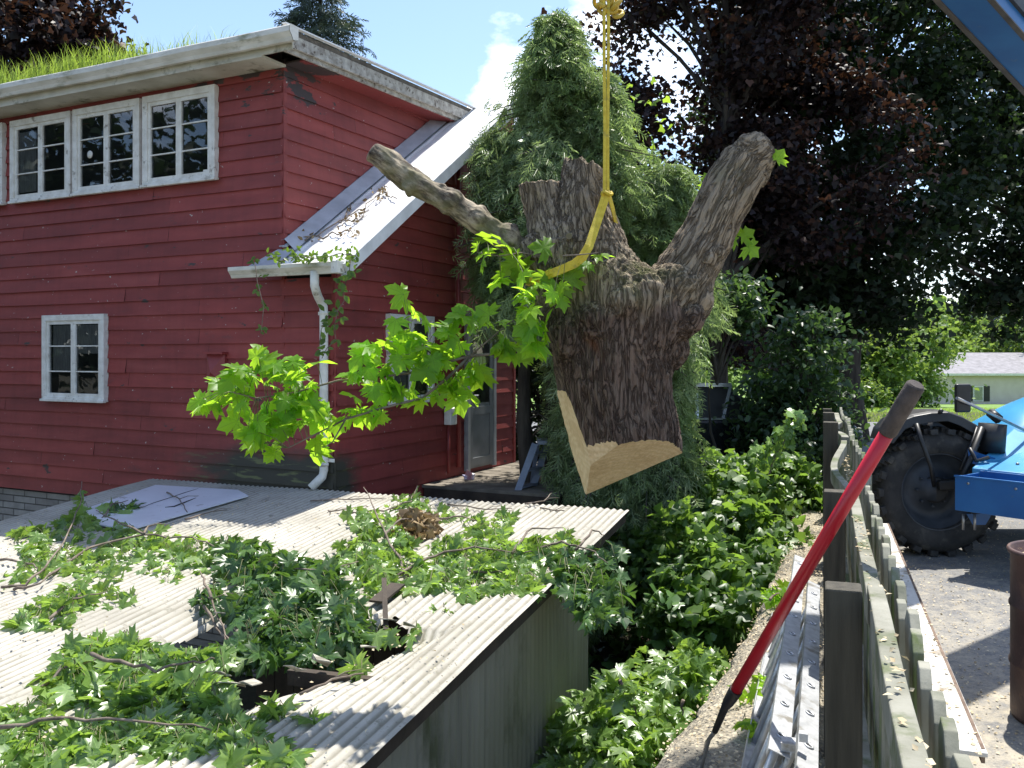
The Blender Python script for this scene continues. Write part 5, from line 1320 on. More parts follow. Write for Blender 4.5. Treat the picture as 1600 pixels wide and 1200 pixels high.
for xx in (-1.75, 1.5):
    wh = MB(); wh.revolve([(.02, -.02), (.22, -.03), (.24, -.06), (.36, -.07), (.38, -.04), (.38, .14), (.3, .16), (.02, .16)], (x0 + xx, py0 - .82, .382), (0, 1, 0), 28); wh.build('wheel', M_BLK, pk)
mb = MB(); mb.box((x0 + 2.42, py0 - .6, .8), (.06, .4, .16)); mb.build('headlight', M_CHROME, pk)
for ch in pk.children_recursive:
    if ch.type == 'MESH': ch.data.transform(Matrix.Translation((0, 0, PZ)))
# white box glimpsed beside the cedar
cb = MB(); c = P(1128, 668, 17.0); cb.box(c, (.35, .3, .22)); cbo = cb.build('storage_box', M_WHITE, None, bevel=.02); prop(cbo, 'small white box glimpsed between the right cedar and the brush heap', 'box')
mb = MB(); 

# ---------------------------------------------------------------- cream building beyond the lawn
M_VINYL = pm('cream_vinyl', (.60, .52, .46), (.66, .58, .52), 2, .7)
M_GROOF = pm('grey_shingle', (.20, .19, .20), (.30, .285, .30), 3, .85, .4, 20, c3=(.16, .15, .16), s3=1.5)
BY = 64.0
def bp(px, py, dy=0): return P(px, py, BY) + Vector((0, dy, 0))
bl = empty('cream_building', tuple(P(1700, 640, BY)), 'long low cream building with grey roof across the lawn', 'building')
xl_ = bp(1458, 600).x; xr_ = xl_ + 22; zb_ = ground_z(xl_ + 8, BY) - .3; ze = bp(0, 585).z; zr = bp(0, 553).z
mb = MB(); k = int((ze - zb_) / .16)
for i in range(k + 1):
    z0 = zb_ + i * (ze - zb_) / (k + 1); z1 = z0 + (ze - zb_) / (k + 1)
    mb.add([(xl_, BY - .02, z0), (xr_, BY - .02, z0), (xr_, BY, z1), (xl_, BY, z1)], [(0, 1, 2, 3)])
mb.add([(xl_, BY, zb_), (xl_, BY + 8, zb_), (xl_, BY + 8, ze), (xl_, BY + 4, zr + .1), (xl_, BY, ze)], [(0, 1, 2, 3, 4)])
mb.add([(xr_, BY, zb_), (xr_, BY + 8, zb_), (xr_, BY + 8, ze), (xr_, BY + 4, zr + .1), (xr_, BY, ze)], [(4, 3, 2, 1, 0)])
mb.add([(xl_, BY + 8, zb_), (xr_, BY + 8, zb_), (xr_, BY + 8, ze), (xl_, BY + 8, ze)], [(3, 2, 1, 0)])
mb.build('wall', M_VINYL, bl, fix=False)
mb = MB()
for (ya, yb, za, zb2) in ((BY - .45, BY + 4, ze - .05, zr), (BY + 8.45, BY + 4, ze - .05, zr)):
    a = [(xl_ - .4, ya, za), (xr_ + .4, ya, za), (xr_ + .4, yb, zb2), (xl_ - .4, yb, zb2)]; mb.add(a + [(x, y, z + .1) for x, y, z in a], [(0, 1, 2, 3), (4, 7, 6, 5), (0, 4, 5, 1), (1, 5, 6, 2), (2, 6, 7, 3), (3, 7, 4, 0)])
mb.build('roof', M_GROOF, bl)
mb = MB(); mb.bar((xl_ - .4, BY - .47, ze), (xr_ + .4, BY - .47, ze), .04, .16); mb.bar((xl_ - .42, BY - .45, ze), (xl_ - .42, BY + 4, zr + .05), .04, .16, (0, 0, 1)); mb.build('fascia', M_WHITE, bl)
for pxw in (1528,):
    a_, b_ = bp(pxw - 8, 0).x, bp(pxw + 8, 0).x; zt_, zb2 = bp(0, 603).z, bp(0, 627).z
    mb = MB(); mb.box(((a_ + b_) / 2, BY - .04, (zt_ + zb2) / 2), (b_ - a_, .06, zt_ - zb2)); w_ = mb.build('window', M_WHITE, bl)
    mb = MB(); mb.box(((a_ + b_) / 2, BY - .075, (zt_ + zb2) / 2), (b_ - a_ - .16, .02, zt_ - zb2 - .16)); mb.build('pane', M_GLASS, w_)
    for sx_ in (a_ - .25, b_ + .25):
        mb = MB(); mb.box((sx_, BY - .04, (zt_ + zb2) / 2), (.40, .06, zt_ - zb2)); mb.build('shutter', M_BLK, w_)
mb = MB(); mb.box((bp(1463, 0).x, BY - .04, bp(0, 614).z), (.2, .05, 1.1)); mb.build('window', M_BLK, bl)

# ---------------------------------------------------------------- blue telehandler
M_BLUE = pm('blue_machine_paint', (.016, .10, .30), (.024, .135, .36), 2.5, .36, .05, 60, c3=(.10, .14, .18), s3=8, t3=(.64, .74))
M_BLUE2 = pm('light_blue_top', (.05, .26, .50), (.07, .32, .56), 2.5, .3)  # lighter blue for the hood top and engine deck
M_TYRE = pm('dusty_tyre', (.018, .018, .018), (.045, .042, .040), 6, .85, .4, 60, c3=(.10, .09, .075), s3=5, t3=(.52, .70))
M_RIM = pm('dark_rim', (.035, .042, .052), (.06, .07, .085), 6, .5)
tl = empty('telehandler', (5.2, 9.2, 0), 'blue telescopic handler with big black tyre parked on the lot', 'machine')
def tyre(c, par):
    prof_ = [(.36, -.13), (.40, -.17), (.50, -.19), (.565, -.17), (.585, -.12), (.59, 0), (.585, .12), (.565, .17), (.50, .19), (.40, .17), (.36, .13)]
    mb = MB(); mb.revolve(prof_, c, (0, 1, 0), 64, closed=True)
    w_ = mb.build('wheel', M_TYRE, par)
    mb = MB(); nl = 22
    for i in range(nl):
        for sd_ in (-1, 1):
            a = 2 * math.pi * (i + (.5 if sd_ > 0 else 0)) / nl
            for st in range(3):
                a2 = a + st * .055; yy = sd_ * (.175 - st * .062); r_ = .600 if st else .590
                rad = Vector((math.cos(a2), 0, math.sin(a2))); tan = Vector((-math.sin(a2), 0, math.cos(a2)))
                mb.box(Vector(c) + rad * r_ + Vector((0, yy, 0)), (.052, .07, .075), (rad, Vector((0, 1, 0)), tan))
    mb.build('tread', M_TYRE, w_, bevel=.006)
    mb = MB(); mb.revolve([(.375, -.135), (.372, -.10), (.33, -.07), (.30, .02), (.22, .05), (.20, .03), (.12, .02), (.10, -.03), (.001, -.03)], c, (0, 1, 0), 48)
    mb.revolve([(.365, -.14), (.38, -.145), (.385, -.13)], c, (0, 1, 0), 48)
    for i in range(8):
        a = 2 * math.pi * i / 8; mb.revolve([(.014, -.005), (.014, -.03), (.001, -.03)], Vector(c) + Vector((math.cos(a) * .16, .02, math.sin(a) * .16)), (0, 1, 0), 8)
    mb.build('rim', M_RIM, w_)
WC = Vector((4.135, 8.80, .615))
tyre(WC, tl)
tyre(WC + Vector((3.05, 0, 0)), tl); tyre(WC + Vector((.85, 1.7, 0)), tl); tyre(WC + Vector((3.6, 1.7, 0)), tl)
# fender : arched moulded guard
mb = MB(); V = []; k = 16; arc = []
fpx = [(1386, 690, 8.58), (1391, 672, 8.58), (1405, 657, 8.6), (1428, 648, 8.6), (1455, 643, 8.6), (1482, 642, 8.6), (1505, 650, 8.6), (1530, 664, 8.6), (1552, 680, 8.6), (1562, 700, 8.6)]
for (a_, b_, Y_) in fpx:
    p = P(a_, b_, Y_); arc.append(p)
n_ = len(arc); wF = .44
for i, p in enumerate(arc):
    t = (arc[min(i + 1, n_ - 1)] - arc[max(i - 1, 0)]).normalized(); nn2 = Vector((-t.z, 0, t.x))
    for (yy, dn) in ((-.02, -.10), (0, -.015), (.06, .0), (wF - .06, 0), (wF, -.015), (wF + .02, -.10), (wF, -.10), (wF - .03, -.03), (.05, -.03), (0, -.10)):
        V.append(p + Vector((0, yy, 0)) + nn2 * dn * (1 if i else .6))
q = 10
mb.add(V, [(i * q + k_, i * q + (k_ + 1) % q, (i + 1) * q + (k_ + 1) % q, (i + 1) * q + k_) for i in range(n_ - 1) for k_ in range(q)], smooth=False)
mb.add(V[:q], [tuple(range(q))]); mb.add(V[-q:], [tuple(range(q))])
mb.build('fender', M_BLK, tl, bevel=.008)
mb = MB(); mb.tube([P(1432, 662, 8.56), P(1440, 690, 8.5), P(1455, 730, 8.45), P(1460, 760, 8.5)], .022, 8); mb.tube([P(1527, 668, 8.6), P(1515, 700, 8.55), P(1500, 735, 8.5)], .018, 8); mb.build('strut', M_BLK, tl)
# axle and chassis
mb = MB(); mb.tube([WC + Vector((0, -.02, 0)), WC + Vector((.85, 1.7, 0))], [.13, .11], 16); mb.tube([WC + Vector((3.05, 0, 0)), WC + Vector((3.6, 1.7, 0))], .12, 16)
mb.box((5.9, 9.75, .62), (4.2, .8, .36)); mb.bar(WC + Vector((.02, -.04, .05)), WC + Vector((.75, -.1, .12)), .12, .10); mb.build('chassis', pm('greasy_black', (.012, .012, .012), (.03, .028, .025), 8, .6), tl, bevel=.02)
# side tray box with open top lip, turned towards the viewer
TU = Vector((.6, -.8, 0)); TV = Vector((.8, .6, 0)); TA = Vector((P(1492, 0, 8.0).x, 8.0, 0)); zb3, zt3 = P(0, 797, 8.0).z, P(0, 744, 8.0).z; TL, TD = 1.7, .42
def tq(u, v, z): return TA + TU * u + TV * v + UP * z
mb = MB(); hz = (zb3 + zt3) / 2; hh_ = zt3 - zb3
mb.box(tq(TL / 2, .01, hz), (TL, .02, hh_), (TU, TV, UP)); mb.box(tq(.009, TD / 2 + .01, hz), (.018, TD - .022, hh_), (TU, TV, UP)); mb.box(tq(TL / 2, TD / 2, zb3 + .04), (TL - .04, TD - .03, .02), (TU, TV, UP)); mb.box(tq(TL / 2 + .01, TD, hz + .02), (TL - .02, .02, hh_), (TU, TV, UP))
trb = mb.build('side_tray', M_BLUE, tl, bevel=.004)
for q_ in range(4):
    mb = MB(); mb.revolve([(.012, 0), (.012, -.008), (.001, -.010)], tq(.12 + q_ * .4, .0, zt3 - .05), TV, 8); mb.build('bolt', M_STEEL, trb)
mb = MB(); mb.box(tq(TL / 2, .008, zt3 + .004), (TL + .01, .034, .014), (TU, TV, UP)); mb.build('lip', M_BLUE, trb)
# sloping engine deck behind the tray
mb = MB(); a = [P(1518, 731, 8.34), P(1720, 752, 7.6), P(1760, 655, 9.0), P(1588, 664, 9.0)]
mb.add(a + [p - UP * .28 for p in a], [(0, 1, 2, 3), (4, 7, 6, 5), (0, 4, 5, 1), (1, 5, 6, 2), (2, 6, 7, 3), (3, 7, 4, 0)]); mb.build('engine_deck', M_BLUE2, tl, bevel=.015)
for (px, py, Y_) in ((1560, 716, 8.5), (1575, 700, 8.65), (1590, 725, 8.25)):
    mb = MB(); mb.revolve([(.016, .0), (.016, .010), (.001, .012)], P(px, py, Y_), UP, 8); mb.build('bolt', M_STEEL, tl)
# rounded hood
mb = MB(); V = []; ny_, nz_ = 14, 12
cx0 = P(1545, 0, 9.0).x
for i in range(ny_ + 1):
    x = cx0 + 2.6 * i / ny_; e = min(1, (i / ny_) * 3.4 + .02) ** .5
    for j in range(nz_ + 1):
        a_ = math.pi * j / nz_; V.append((x, 9.35 - .55 * math.cos(a_), .95 + e * .60 * math.sin(a_) ** .6 * 1.0))
mb.add(V, [(i * (nz_ + 1) + j, i * (nz_ + 1) + j + 1, (i + 1) * (nz_ + 1) + j + 1, (i + 1) * (nz_ + 1) + j) for i in range(ny_) for j in range(nz_)], smooth=True); mb.build('hood', M_BLUE2, tl)
mb = MB(); mb.box((cx0 + 1.3, 9.35, .96), (2.6, 1.12, .35)); mb.build('hood_side', M_BLUE, tl, bevel=.03)
mb = MB(); mb.tube([P(1548, 706, 8.62), P(1551, 662, 8.62)], .125, 20); mb.build('air_filter', M_BLK, tl)
mb = MB(); mb.tube([P(1535, 668, 8.55), P(1515, 720, 8.5), P(1500, 752, 8.45)], .03, 8); mb.tube([P(1560, 655, 8.6), P(1548, 645, 8.7)], .05, 8); mb.tube([P(1515, 700, 8.45), P(1525, 720, 8.4), P(1545, 715, 8.4)], .02, 6); mb.build('hose', M_BLK, tl)
mb = MB(); mb.add([P(1512, 700, 8.5), P(1530, 708, 8.45), P(1556, 716, 8.45), P(1530, 728, 8.45), P(1514, 722, 8.5)] + [P(1512, 700, 8.54), P(1530, 708, 8.49), P(1556, 716, 8.49), P(1530, 728, 8.49), P(1514, 722, 8.54)], [(0, 1, 2, 3, 4), (9, 8, 7, 6, 5)] + [(i, (i + 1) % 5, (i + 1) % 5 + 5, i + 5) for i in range(5)]); mb.build('bracket', M_BLUE, tl)
mb = MB()
for pxb in (1505, 1523): mb.tube([P(pxb, 803, 8.02), P(pxb, 828, 8.02)], .012, 8)
mb.build('bolt', M_STEEL, tl)
mb = MB(); mb.add([P(1510, 803, 8.1), P(1550, 803, 8.1), P(1540, 820, 8.1), P(1520, 820, 8.1)] + [P(1510, 803, 8.18), P(1550, 803, 8.18), P(1540, 820, 8.18), P(1520, 820, 8.18)], [(0, 1, 2, 3), (7, 6, 5, 4), (0, 1, 5, 4), (1, 2, 6, 5), (2, 3, 7, 6), (3, 0, 4, 7)]); mb.build('tow_bracket', M_BLUE, tl)
# mirror on its arm
mm = MB(); c = P(1504, 622, 8.3); mm.box(c, (.150, .05, .265), (Vector((1, .15, 0)).normalized(), Vector((-.15, 1, 0)).normalized(), UP)); mir = mm.build('mirror', M_BLK, tl, bevel=.018)
mb = MB(); mb.tube([P(1495, 622, 8.2), P(1545, 645, 8.4), P(1612, 678, 8.8)], .015, 8); mb.build('mirror_arm', M_STEEL, mir)
mb = MB(); mb.tube([P(1468, 645, 8.6), P(1472, 640, 8.6)], .02, 8); mb.build('lamp_stub', M_BLK, tl)
# mast, cab outside the picture and the boom that carries the trunk
B0_ = Vector((7.25, 9.7, 3.05)); T0_ = TIP
mb = MB(); mb.box((7.6, 10.0, 1.9), (.9, .5, 2.5)); mb.build('boom_pivot', M_BLUE, tl, bevel=.03)
mb = MB(); mb.box((6.6, 8.75, 1.75), (1.3, .75, 1.45)); mb.build('cab', M_BLK, tl, bevel=.05)
dr_ = (T0_ - B0_).normalized(); sv = dr_.cross(UP).normalized(); uv_ = sv.cross(dr_)
def beam(a, b, w, h, m, name, th=.0):
    mb = MB(); mb.box((a + b) / 2 + uv_ * 0, ((b - a).length, w, h), (dr_, sv, uv_)); return mb.build(name, m, tl, bevel=.012)
mid_ = B0_.lerp(T0_, .80)
lift = uv_ * .34
bo = beam(B0_ - dr_ * .6 + lift, mid_ + lift, .36, .36, M_BLUE, 'boom')
mb = MB(); mb.box((mid_ + T0_) / 2 + lift, ((T0_ - mid_).length, .29, .29), (dr_, sv, uv_)); mb.build('inner_boom', M_BLUE, bo, bevel=.01)
mb = MB()
for sg_ in (-1, 1): mb.box((B0_ + mid_) / 2 + lift - uv_ * .186 + sv * (.165 * sg_), ((mid_ - B0_).length, .045, .012), (dr_, sv, uv_))
mb.build('edge_strip', pm('brown_grease', (.06, .05, .045), (.11, .095, .085), 6, .6), bo)
mb = MB()  # dark panels added to tone down the sunlit boom sides
for sg_ in (-1, 1): mb.box((B0_ + mid_) / 2 + lift + uv_ * .06 + sv * (.195 * sg_), ((mid_ - B0_).length * .98, .03, .24), (dr_, sv, uv_))
mb.build('added_dark_panel', pm('dark_panel_grey', (.03, .034, .04), (.055, .06, .07), 6, .6), bo)
mb = MB(); mb.box(T0_ + lift - dr_ * .02, (.1, .36, .40), (dr_, sv, uv_)); mb.tube([T0_ + lift - uv_ * .1, T0_ + Vector((0, -.05, -.30))], .035, 10); mb.build('boom_head', M_BLUE, bo)
mb = MB(); mb.tube([B0_ + lift + sv * .24 + uv_ * .1, mid_ + lift + sv * .24 + uv_ * .1], .018, 8); mb.tube([Vector((7.4, 9.2, 1.4)), B0_.lerp(mid_, .35)], .06, 12); mb.build('hydraulic_line', M_BLK, bo)
# ---------------------------------------------------------------- maple leaves and cut branches
M_HERO = leafmat('painted_sun_maple_leaf', (.10, .23, .02), (.18, .34, .035), (.60, .98, .05), .66, .42, veins=True)  # brighter maple leaf copy, sun glow put into its colour
M_CUT = leafmat('wilting_maple_leaf', (.09, .19, .035), (.21, .33, .09), (.46, .72, .09), .42, .34, brown=(.24, .33, .16), spec=.8, veins=True)
M_CUTD = leafmat('painted_shade_maple_leaf', (.03, .085, .02), (.085, .17, .045), (.20, .38, .05), .34, .36, brown=(.18, .26, .12), spec=.7, veins=True)  # darker maple leaf copy, shade mixed into its colour
M_BRUSH = leafmat('brush_leaf', (.04, .10, .02), (.13, .23, .05), (.36, .60, .07), .40, .42, brown=(.20, .28, .12), spec=.5, patch=(.03, .075, .02))  # patch colour paints shaded pockets into the heap
M_DRY = leafmat('dry_leaf', (.14, .09, .04), (.34, .24, .12), (.3, .2, .08), .2, .7)
M_TWIG = pm('twig_bark', (.10, .075, .055), (.24, .19, .15), 14, .85, .4, 60)
M_GSTEM = pm('green_stem', (.09, .10, .035), (.17, .17, .07), 14, .6)

# living branch on the trunk: leafy sprays reaching left
hb = MB(); HY = 4.62
def hp(px, py, d=0.0): return P(px, py, HY + d)
stems = [[(872, 548, .12), (835, 547, .05), (790, 552, 0), (735, 556, 0), (690, 568, -.02), (640, 583, -.03), (585, 590, -.02), (530, 594, 0), (480, 608, .02), (440, 617, .0), (400, 622, 0), (360, 612, 0)],
         [(735, 556, 0), (700, 590, -.03), (660, 622, -.05), (600, 637, -.05), (540, 655, -.05), (500, 675, -.06), (450, 700, -.06)],
         [(735, 556, 0), (765, 530, .02), (795, 505, .03), (812, 495, .05), (850, 520, .15)], [(690, 568, 0), (660, 540, 0), (640, 520, 0)], [(640, 583, 0), (625, 560, 0), (605, 545, 0)],
         [(845, 400, .0), (815, 395, -.05), (780, 400, -.08), (745, 395, -.1)], [(850, 445, -.05), (840, 470, -.08), (830, 500, -.1), (838, 530, -.1)], [(880, 400, -.18), (905, 398, -.22), (935, 395, -.24)], [(540, 655, -.05), (520, 690, -.05), (505, 700, -.05)]]
br = None
brm = MB()
for i, st in enumerate(stems):
    n_ = len(st); r0 = .009 if i < 2 else .005
    brm.tube([hp(*p) for p in st], [r0 * (1 - .65 * k / (n_ - 1)) for k in range(n_)], 8)
br = brm.build('branch', M_TWIG, trunk)
clus = [(372, 606, 34, 22, 7), (340, 632, 24, 14, 4), (405, 590, 34, 24, 7), (425, 615, 55, 38, 15), (445, 650, 50, 34, 13), (400, 655, 32, 28, 8), (418, 695, 28, 20, 6), (478, 585, 26, 24, 5), (470, 655, 40, 36, 10), (430, 570, 40, 16, 5),
        (490, 625, 26, 26, 5), (515, 655, 28, 24, 6), (492, 690, 26, 16, 4), (545, 640, 26, 20, 4), (585, 560, 30, 26, 7), (612, 590, 40, 30, 9), (570, 608, 36, 22, 6), (642, 515, 26, 28, 6), (648, 550, 34, 26, 8), (600, 655, 22, 14, 3), (575, 650, 16, 16, 3),
        (700, 590, 34, 30, 9), (672, 570, 34, 24, 7), (690, 545, 34, 24, 7), (712, 615, 32, 20, 5), (735, 575, 26, 24, 5), (755, 500, 30, 26, 7), (770, 530, 24, 22, 4), (720, 500, 16, 22, 3), (690, 530, 24, 20, 4), (800, 560, 22, 16, 4), (625, 480, 14, 16, 2),
        (745, 397, 20, 12, 3), (780, 390, 24, 16, 3), (805, 408, 22, 18, 3), (792, 432, 20, 18, 3), (830, 470, 16, 30, 6), (838, 515, 18, 24, 6), (845, 540, 16, 14, 3), (822, 445, 18, 20, 4), (870, 450, 18, 22, 3), (640, 625, 26, 18, 4)]
pos = []; fw = []; nn = []; sz = []; pet = MB()
def nearest_stem(p):
    best = None; bd = 9
    for st in stems:
        for (a, b) in zip(st, st[1:]):
            A, B = hp(*a), hp(*b); t = max(0, min(1, (p - A).dot(B - A) / ((B - A).length_squared + 1e-9))); q_ = A.lerp(B, t); d = (q_ - p).length
            if d < bd: bd = d; best = q_
    return best
for (px, py, rx, ry, n_) in clus:
    for i in range(max(2, round(n_ * .95))):
        a = rnd.uniform(0, 6.283); r_ = rnd.random() ** .5
        p = hp(px + math.cos(a) * r_ * rx, py + math.sin(a) * r_ * ry - 6, rnd.uniform(-.10, .10) + (-.22 if px > 820 else 0)); s_ = rnd.uniform(.07, .128)
        q_ = nearest_stem(p); out = p - q_
        f = np.array([out.x * 4 + rnd.gauss(-.25, .35), rnd.gauss(0, .35), out.z * 4 - .35 + rnd.gauss(0, .3)])
        pos.append(tuple(p)); fw.append(f); nn.append((rnd.gauss(.05, .45), rnd.gauss(-.55, .35), rnd.gauss(.75, .3))); sz.append(s_)
        if out.length < .30: pet.tube([q_, (q_ + p) / 2 + Vector((0, 0, .012)), p], .0016, 4, cap=False)
for (px, py, dd, s_, f, nr_) in ((858, 388, -.40, .11, (-.5, 0, .1), (.1, -.9, .5)), (930, 399, -.44, .10, (1, -.1, .1), (0, -.3, .9)), (912, 410, -.42, .08, (.6, -.1, -.4), (0, -.5, .8)), (872, 445, -.38, .12, (-.2, 0, -.6), (.1, -1, .2)), (888, 438, -.38, .11, (.3, 0, .4), (.1, -1, .3)), (852, 425, -.36, .1, (.1, 0, -.6), (.1, -1, .3)),
                                   (1158, 370, -.05, .09, (.5, 0, .3), (0, -1, .4)), (1168, 385, -.05, .09, (.6, 0, -.5), (0, -1, .2)), (1150, 376, -.05, .07, (-.5, 0, .1), (0, -1, .4)), (1110, 290, -.05, .08, (-.3, 0, .8), (0, -1, .4)), (1213, 250, -.1, .08, (.4, 0, .6), (0, -1, .4))):
    p = P(px, py, TY + dd + .05); pos.append(tuple(p)); fw.append(f); nn.append(nr_); sz.append(s_)
leaves('leaf_cluster', MAPLE2, pos, fw, nn, sz, M_HERO, br)
pet.build('petioles', M_GSTEM, br, fix=False)

# ---- branches lying on the shed roof: anchors given by where they lie
def roof_pt(px, py, h=0.0):
    u, w = roof_uv(px, py); return S(u, w, h)
def fallen(name, label, stem_list, clusters, h, m=M_CUT, lsize=.092, dens=.75, group=None, tmpl=MAPLE2, wilt=.5, place=None, seed=0, spread=.10):
    g_ = random.Random(seed); place = place or roof_pt
    c0 = place(*clusters[0][:2]); root = empty(name, tuple(c0), label, 'branch', group)
    mb = MB()
    for st in stem_list:
        pts = [place(a, b, c) for a, b, c in st]; k = len(pts)
        # subdivide and jitter so that twigs are crooked
        fine = []
        for i in range(k - 1):
            for j in range(4):
                q_ = pts[i].lerp(pts[i + 1], j / 4); fine.append(q_ + Vector((g_.gauss(0, .006), g_.gauss(0, .006), g_.gauss(0, .006))))
        fine.append(pts[-1]); r0 = .011
        mb.tube(fine, [r0 * (1 - .7 * i / (len(fine) - 1)) for i in range(len(fine))], 7)
    pos = []; fw = []; nn = []; sz = []; tw = MB()
    for (px, py, rx, ry, n_, hh) in clusters:
        ctr = place(px, py, h * .5)
        for i in range(max(2, int(n_ * dens))):
            a = g_.uniform(0, 6.283); r_ = g_.random() ** .5; rx_, ry_ = rx * .88, ry * .85
            z = .62 * h * hh * (.15 + .85 * g_.random()) * (1 - .6 * r_ * r_)
            p = place(px + math.cos(a) * r_ * rx_, py + math.sin(a) * r_ * ry_, z) + Vector((g_.gauss(0, .015), g_.gauss(0, .02), 0))
            pos.append(tuple(p)); d = p - ctr
            fw.append((d.x * 2.5 + g_.gauss(0, .55), d.y * 2.5 + g_.gauss(-.1, .5), g_.gauss(-.25 - wilt * .5, .5)))
            nn.append((g_.gauss(0, .6), g_.gauss(-.35, .55), abs(g_.gauss(.7, .4)) + .1)); sz.append(lsize * g_.uniform(.62, 1.3))
            if i % 9 == 0: tw.tube([ctr + (p - ctr) * g_.uniform(.2, .6), (ctr + p) / 2 + Vector((0, 0, .03)), p], [.003, .0025, .0015], 4, cap=False)
    lim = max(1, int(len(pos) * (1 - wilt))) if len(pos) > 40 else len(pos); od = list(range(len(pos))); g_.shuffle(od)
    for tm_, ids in ((tmpl, od[:lim]), (WILT2 if tmpl is MAPLE2 else WILT1, od[lim:])):
        if ids: leaves('leaf_cluster', tm_, [pos[i] for i in ids], [fw[i] if tm_ is tmpl else (fw[i][0], fw[i][1], fw[i][2] - .5) for i in ids], [nn[i] for i in ids], [sz[i] for i in ids], m, root)
    if stem_list:
        mb.v and mb.build('stem', M_TWIG, root, fix=False)
    tw.v and tw.build('twigs', M_GSTEM, root, fix=False)
    return root
G1 = 'cut maple branches on the shed roof'
fallen('maple_branch', 'leafy branch at the far left of the shed roof with one wilted bunch standing up', [[(0, 925, .03), (40, 922, .04), (70, 905, .08), (100, 870, .12), (125, 825, .2), (128, 795, .26)], [(20, 928, .03), (60, 925, .05), (95, 900, .06)], [(0, 882, .04), (45, 890, .05), (70, 905, .06)]],
       [(50, 850, 34, 30, 60, 1.0), (125, 830, 34, 28, 60, 1.1), (128, 800, 12, 16, 12, 1.6), (100, 880, 60, 30, 90, .5), (30, 905, 40, 22, 30, .35), (190, 840, 30, 22, 30, .6)], .22, seed=1, group=G1)
fallen('maple_branch', 'long thin-stemmed branch lying across the left middle of the shed roof', [[(75, 905, .03), (140, 870, .07), (225, 852, .09), (300, 855, .08), (345, 868, .06), (365, 875, .03)], [(225, 852, .09), (190, 840, .12), (150, 822, .14)], [(225, 852, .09), (230, 840, .1), (262, 835, .08)]],
       [(190, 865, 50, 26, 80, .8), (250, 860, 46, 30, 75, .7), (310, 870, 40, 34, 70, .8), (265, 895, 50, 18, 40, .4), (180, 800, 34, 14, 26, .9), (160, 895, 40, 20, 50, .5)], .15, seed=2, group=G1)
fallen('maple_branch', 'flat spray of leaves above the lower left corner of the roof hole', [[(75, 975, .03), (110, 950, .06), (170, 935, .05)], [(120, 945, .05), (140, 925, .06)]],
       [(70, 965, 44, 24, 60, .8), (110, 940, 46, 28, 70, .8), (180, 935, 34, 18, 34, .5), (40, 978, 26, 12, 20, .4)], .12, seed=3, group=G1)
fallen('maple_branch', 'deep green heap of leaves drooping into the back of the roof hole', [[(330, 960, .1), (318, 935, .12), (312, 915, .1)], [(312, 940, .03), (350, 985, -.05), (372, 1005, -.1)], [(400, 900, .1), (440, 920, .15), (500, 930, .15), (560, 900, .1)]],
       [(385, 900, 50, 46, 150, 1.0), (440, 925, 55, 50, 190, 1.1), (500, 935, 50, 45, 170, 1.0), (540, 975, 34, 32, 90, .7), (400, 960, 50, 26, 100, .6), (460, 985, 50, 24, 90, .35), (430, 1002, 62, 24, 110, -.35), (510, 1003, 46, 18, 80, -.3), (380, 1000, 30, 24, 46, -.5), (330, 935, 26, 20, 24, .4), (360, 870, 30, 22, 40, .6)], .34, m=M_CUTD, lsize=.10, seed=4, group=G1)
fallen('maple_branch', 'upright bushy branch standing on the middle of the shed roof', [[(640, 905, .02), (610, 870, .1), (585, 835, .2), (568, 812, .28)], [(600, 860, .1), (625, 840, .15), (640, 830, .1)]],
       [(570, 830, 24, 24, 44, 1.3), (600, 845, 40, 34, 90, 1.0), (560, 875, 40, 30, 80, .8), (620, 880, 40, 26, 60, .5), (590, 915, 44, 24, 70, .5), (630, 855, 24, 20, 30, .6)], .28, seed=5, group=G1)
fallen('maple_branch', 'long branch covering the right side of the shed roof up to its dark edge', [[(620, 905, .03), (680, 880, .06), (740, 872, .08), (800, 878, .06), (850, 872, .06)], [(740, 902, .03), (790, 904, .04)], [(800, 878, .06), (830, 850, .12), (880, 845, .1)]],
       [(680, 905, 50, 30, 110, .8), (735, 880, 50, 36, 120, .9), (790, 880, 50, 34, 120, .8), (840, 870, 44, 30, 110, .7), (770, 835, 40, 20, 60, .7), (700, 860, 34, 20, 46, .6), (745, 925, 60, 18, 60, .35), (810, 915, 44, 18, 60, .4), (880, 855, 30, 20, 50, .6)], .19, seed=6, group=G1)
fallen('maple_branch', 'drooping branch hanging over the dark right edge of the shed roof', [[(840, 870, .06), (880, 868, .1), (920, 885, .12), (950, 892, .05)], [(900, 880, .1), (925, 860, .15), (945, 857, .1)]],
       [(880, 885, 40, 30, 80, .8), (905, 910, 34, 36, 90, .1), (935, 905, 40, 26, 60, -.2), (950, 868, 24, 16, 20, .5), (925, 940, 24, 24, 36, -.8), (965, 925, 20, 20, 20, -1.0)], .22, m=M_CUTD, lsize=.10, seed=7, group=G1)
fallen('maple_branch', 'big pale-green heap in front of the hole with a curved bare stem on top', [[(140, 1075, .16), (185, 1100, .2), (240, 1115, .2), (300, 1100, .2), (335, 1080, .16)], [(60, 1090, .03), (100, 1075, .1), (150, 1060, .1)]],
       [(150, 1040, 60, 32, 110, .8), (110, 1075, 50, 34, 100, .9), (220, 1045, 60, 34, 120, .9), (290, 1060, 50, 34, 110, .9), (200, 1090, 70, 30, 130, .7), (320, 1095, 40, 24, 60, .5), (190, 1015, 40, 14, 30, .5), (340, 1050, 24, 20, 26, .7)], .24, lsize=.10, seed=8, group=G1)
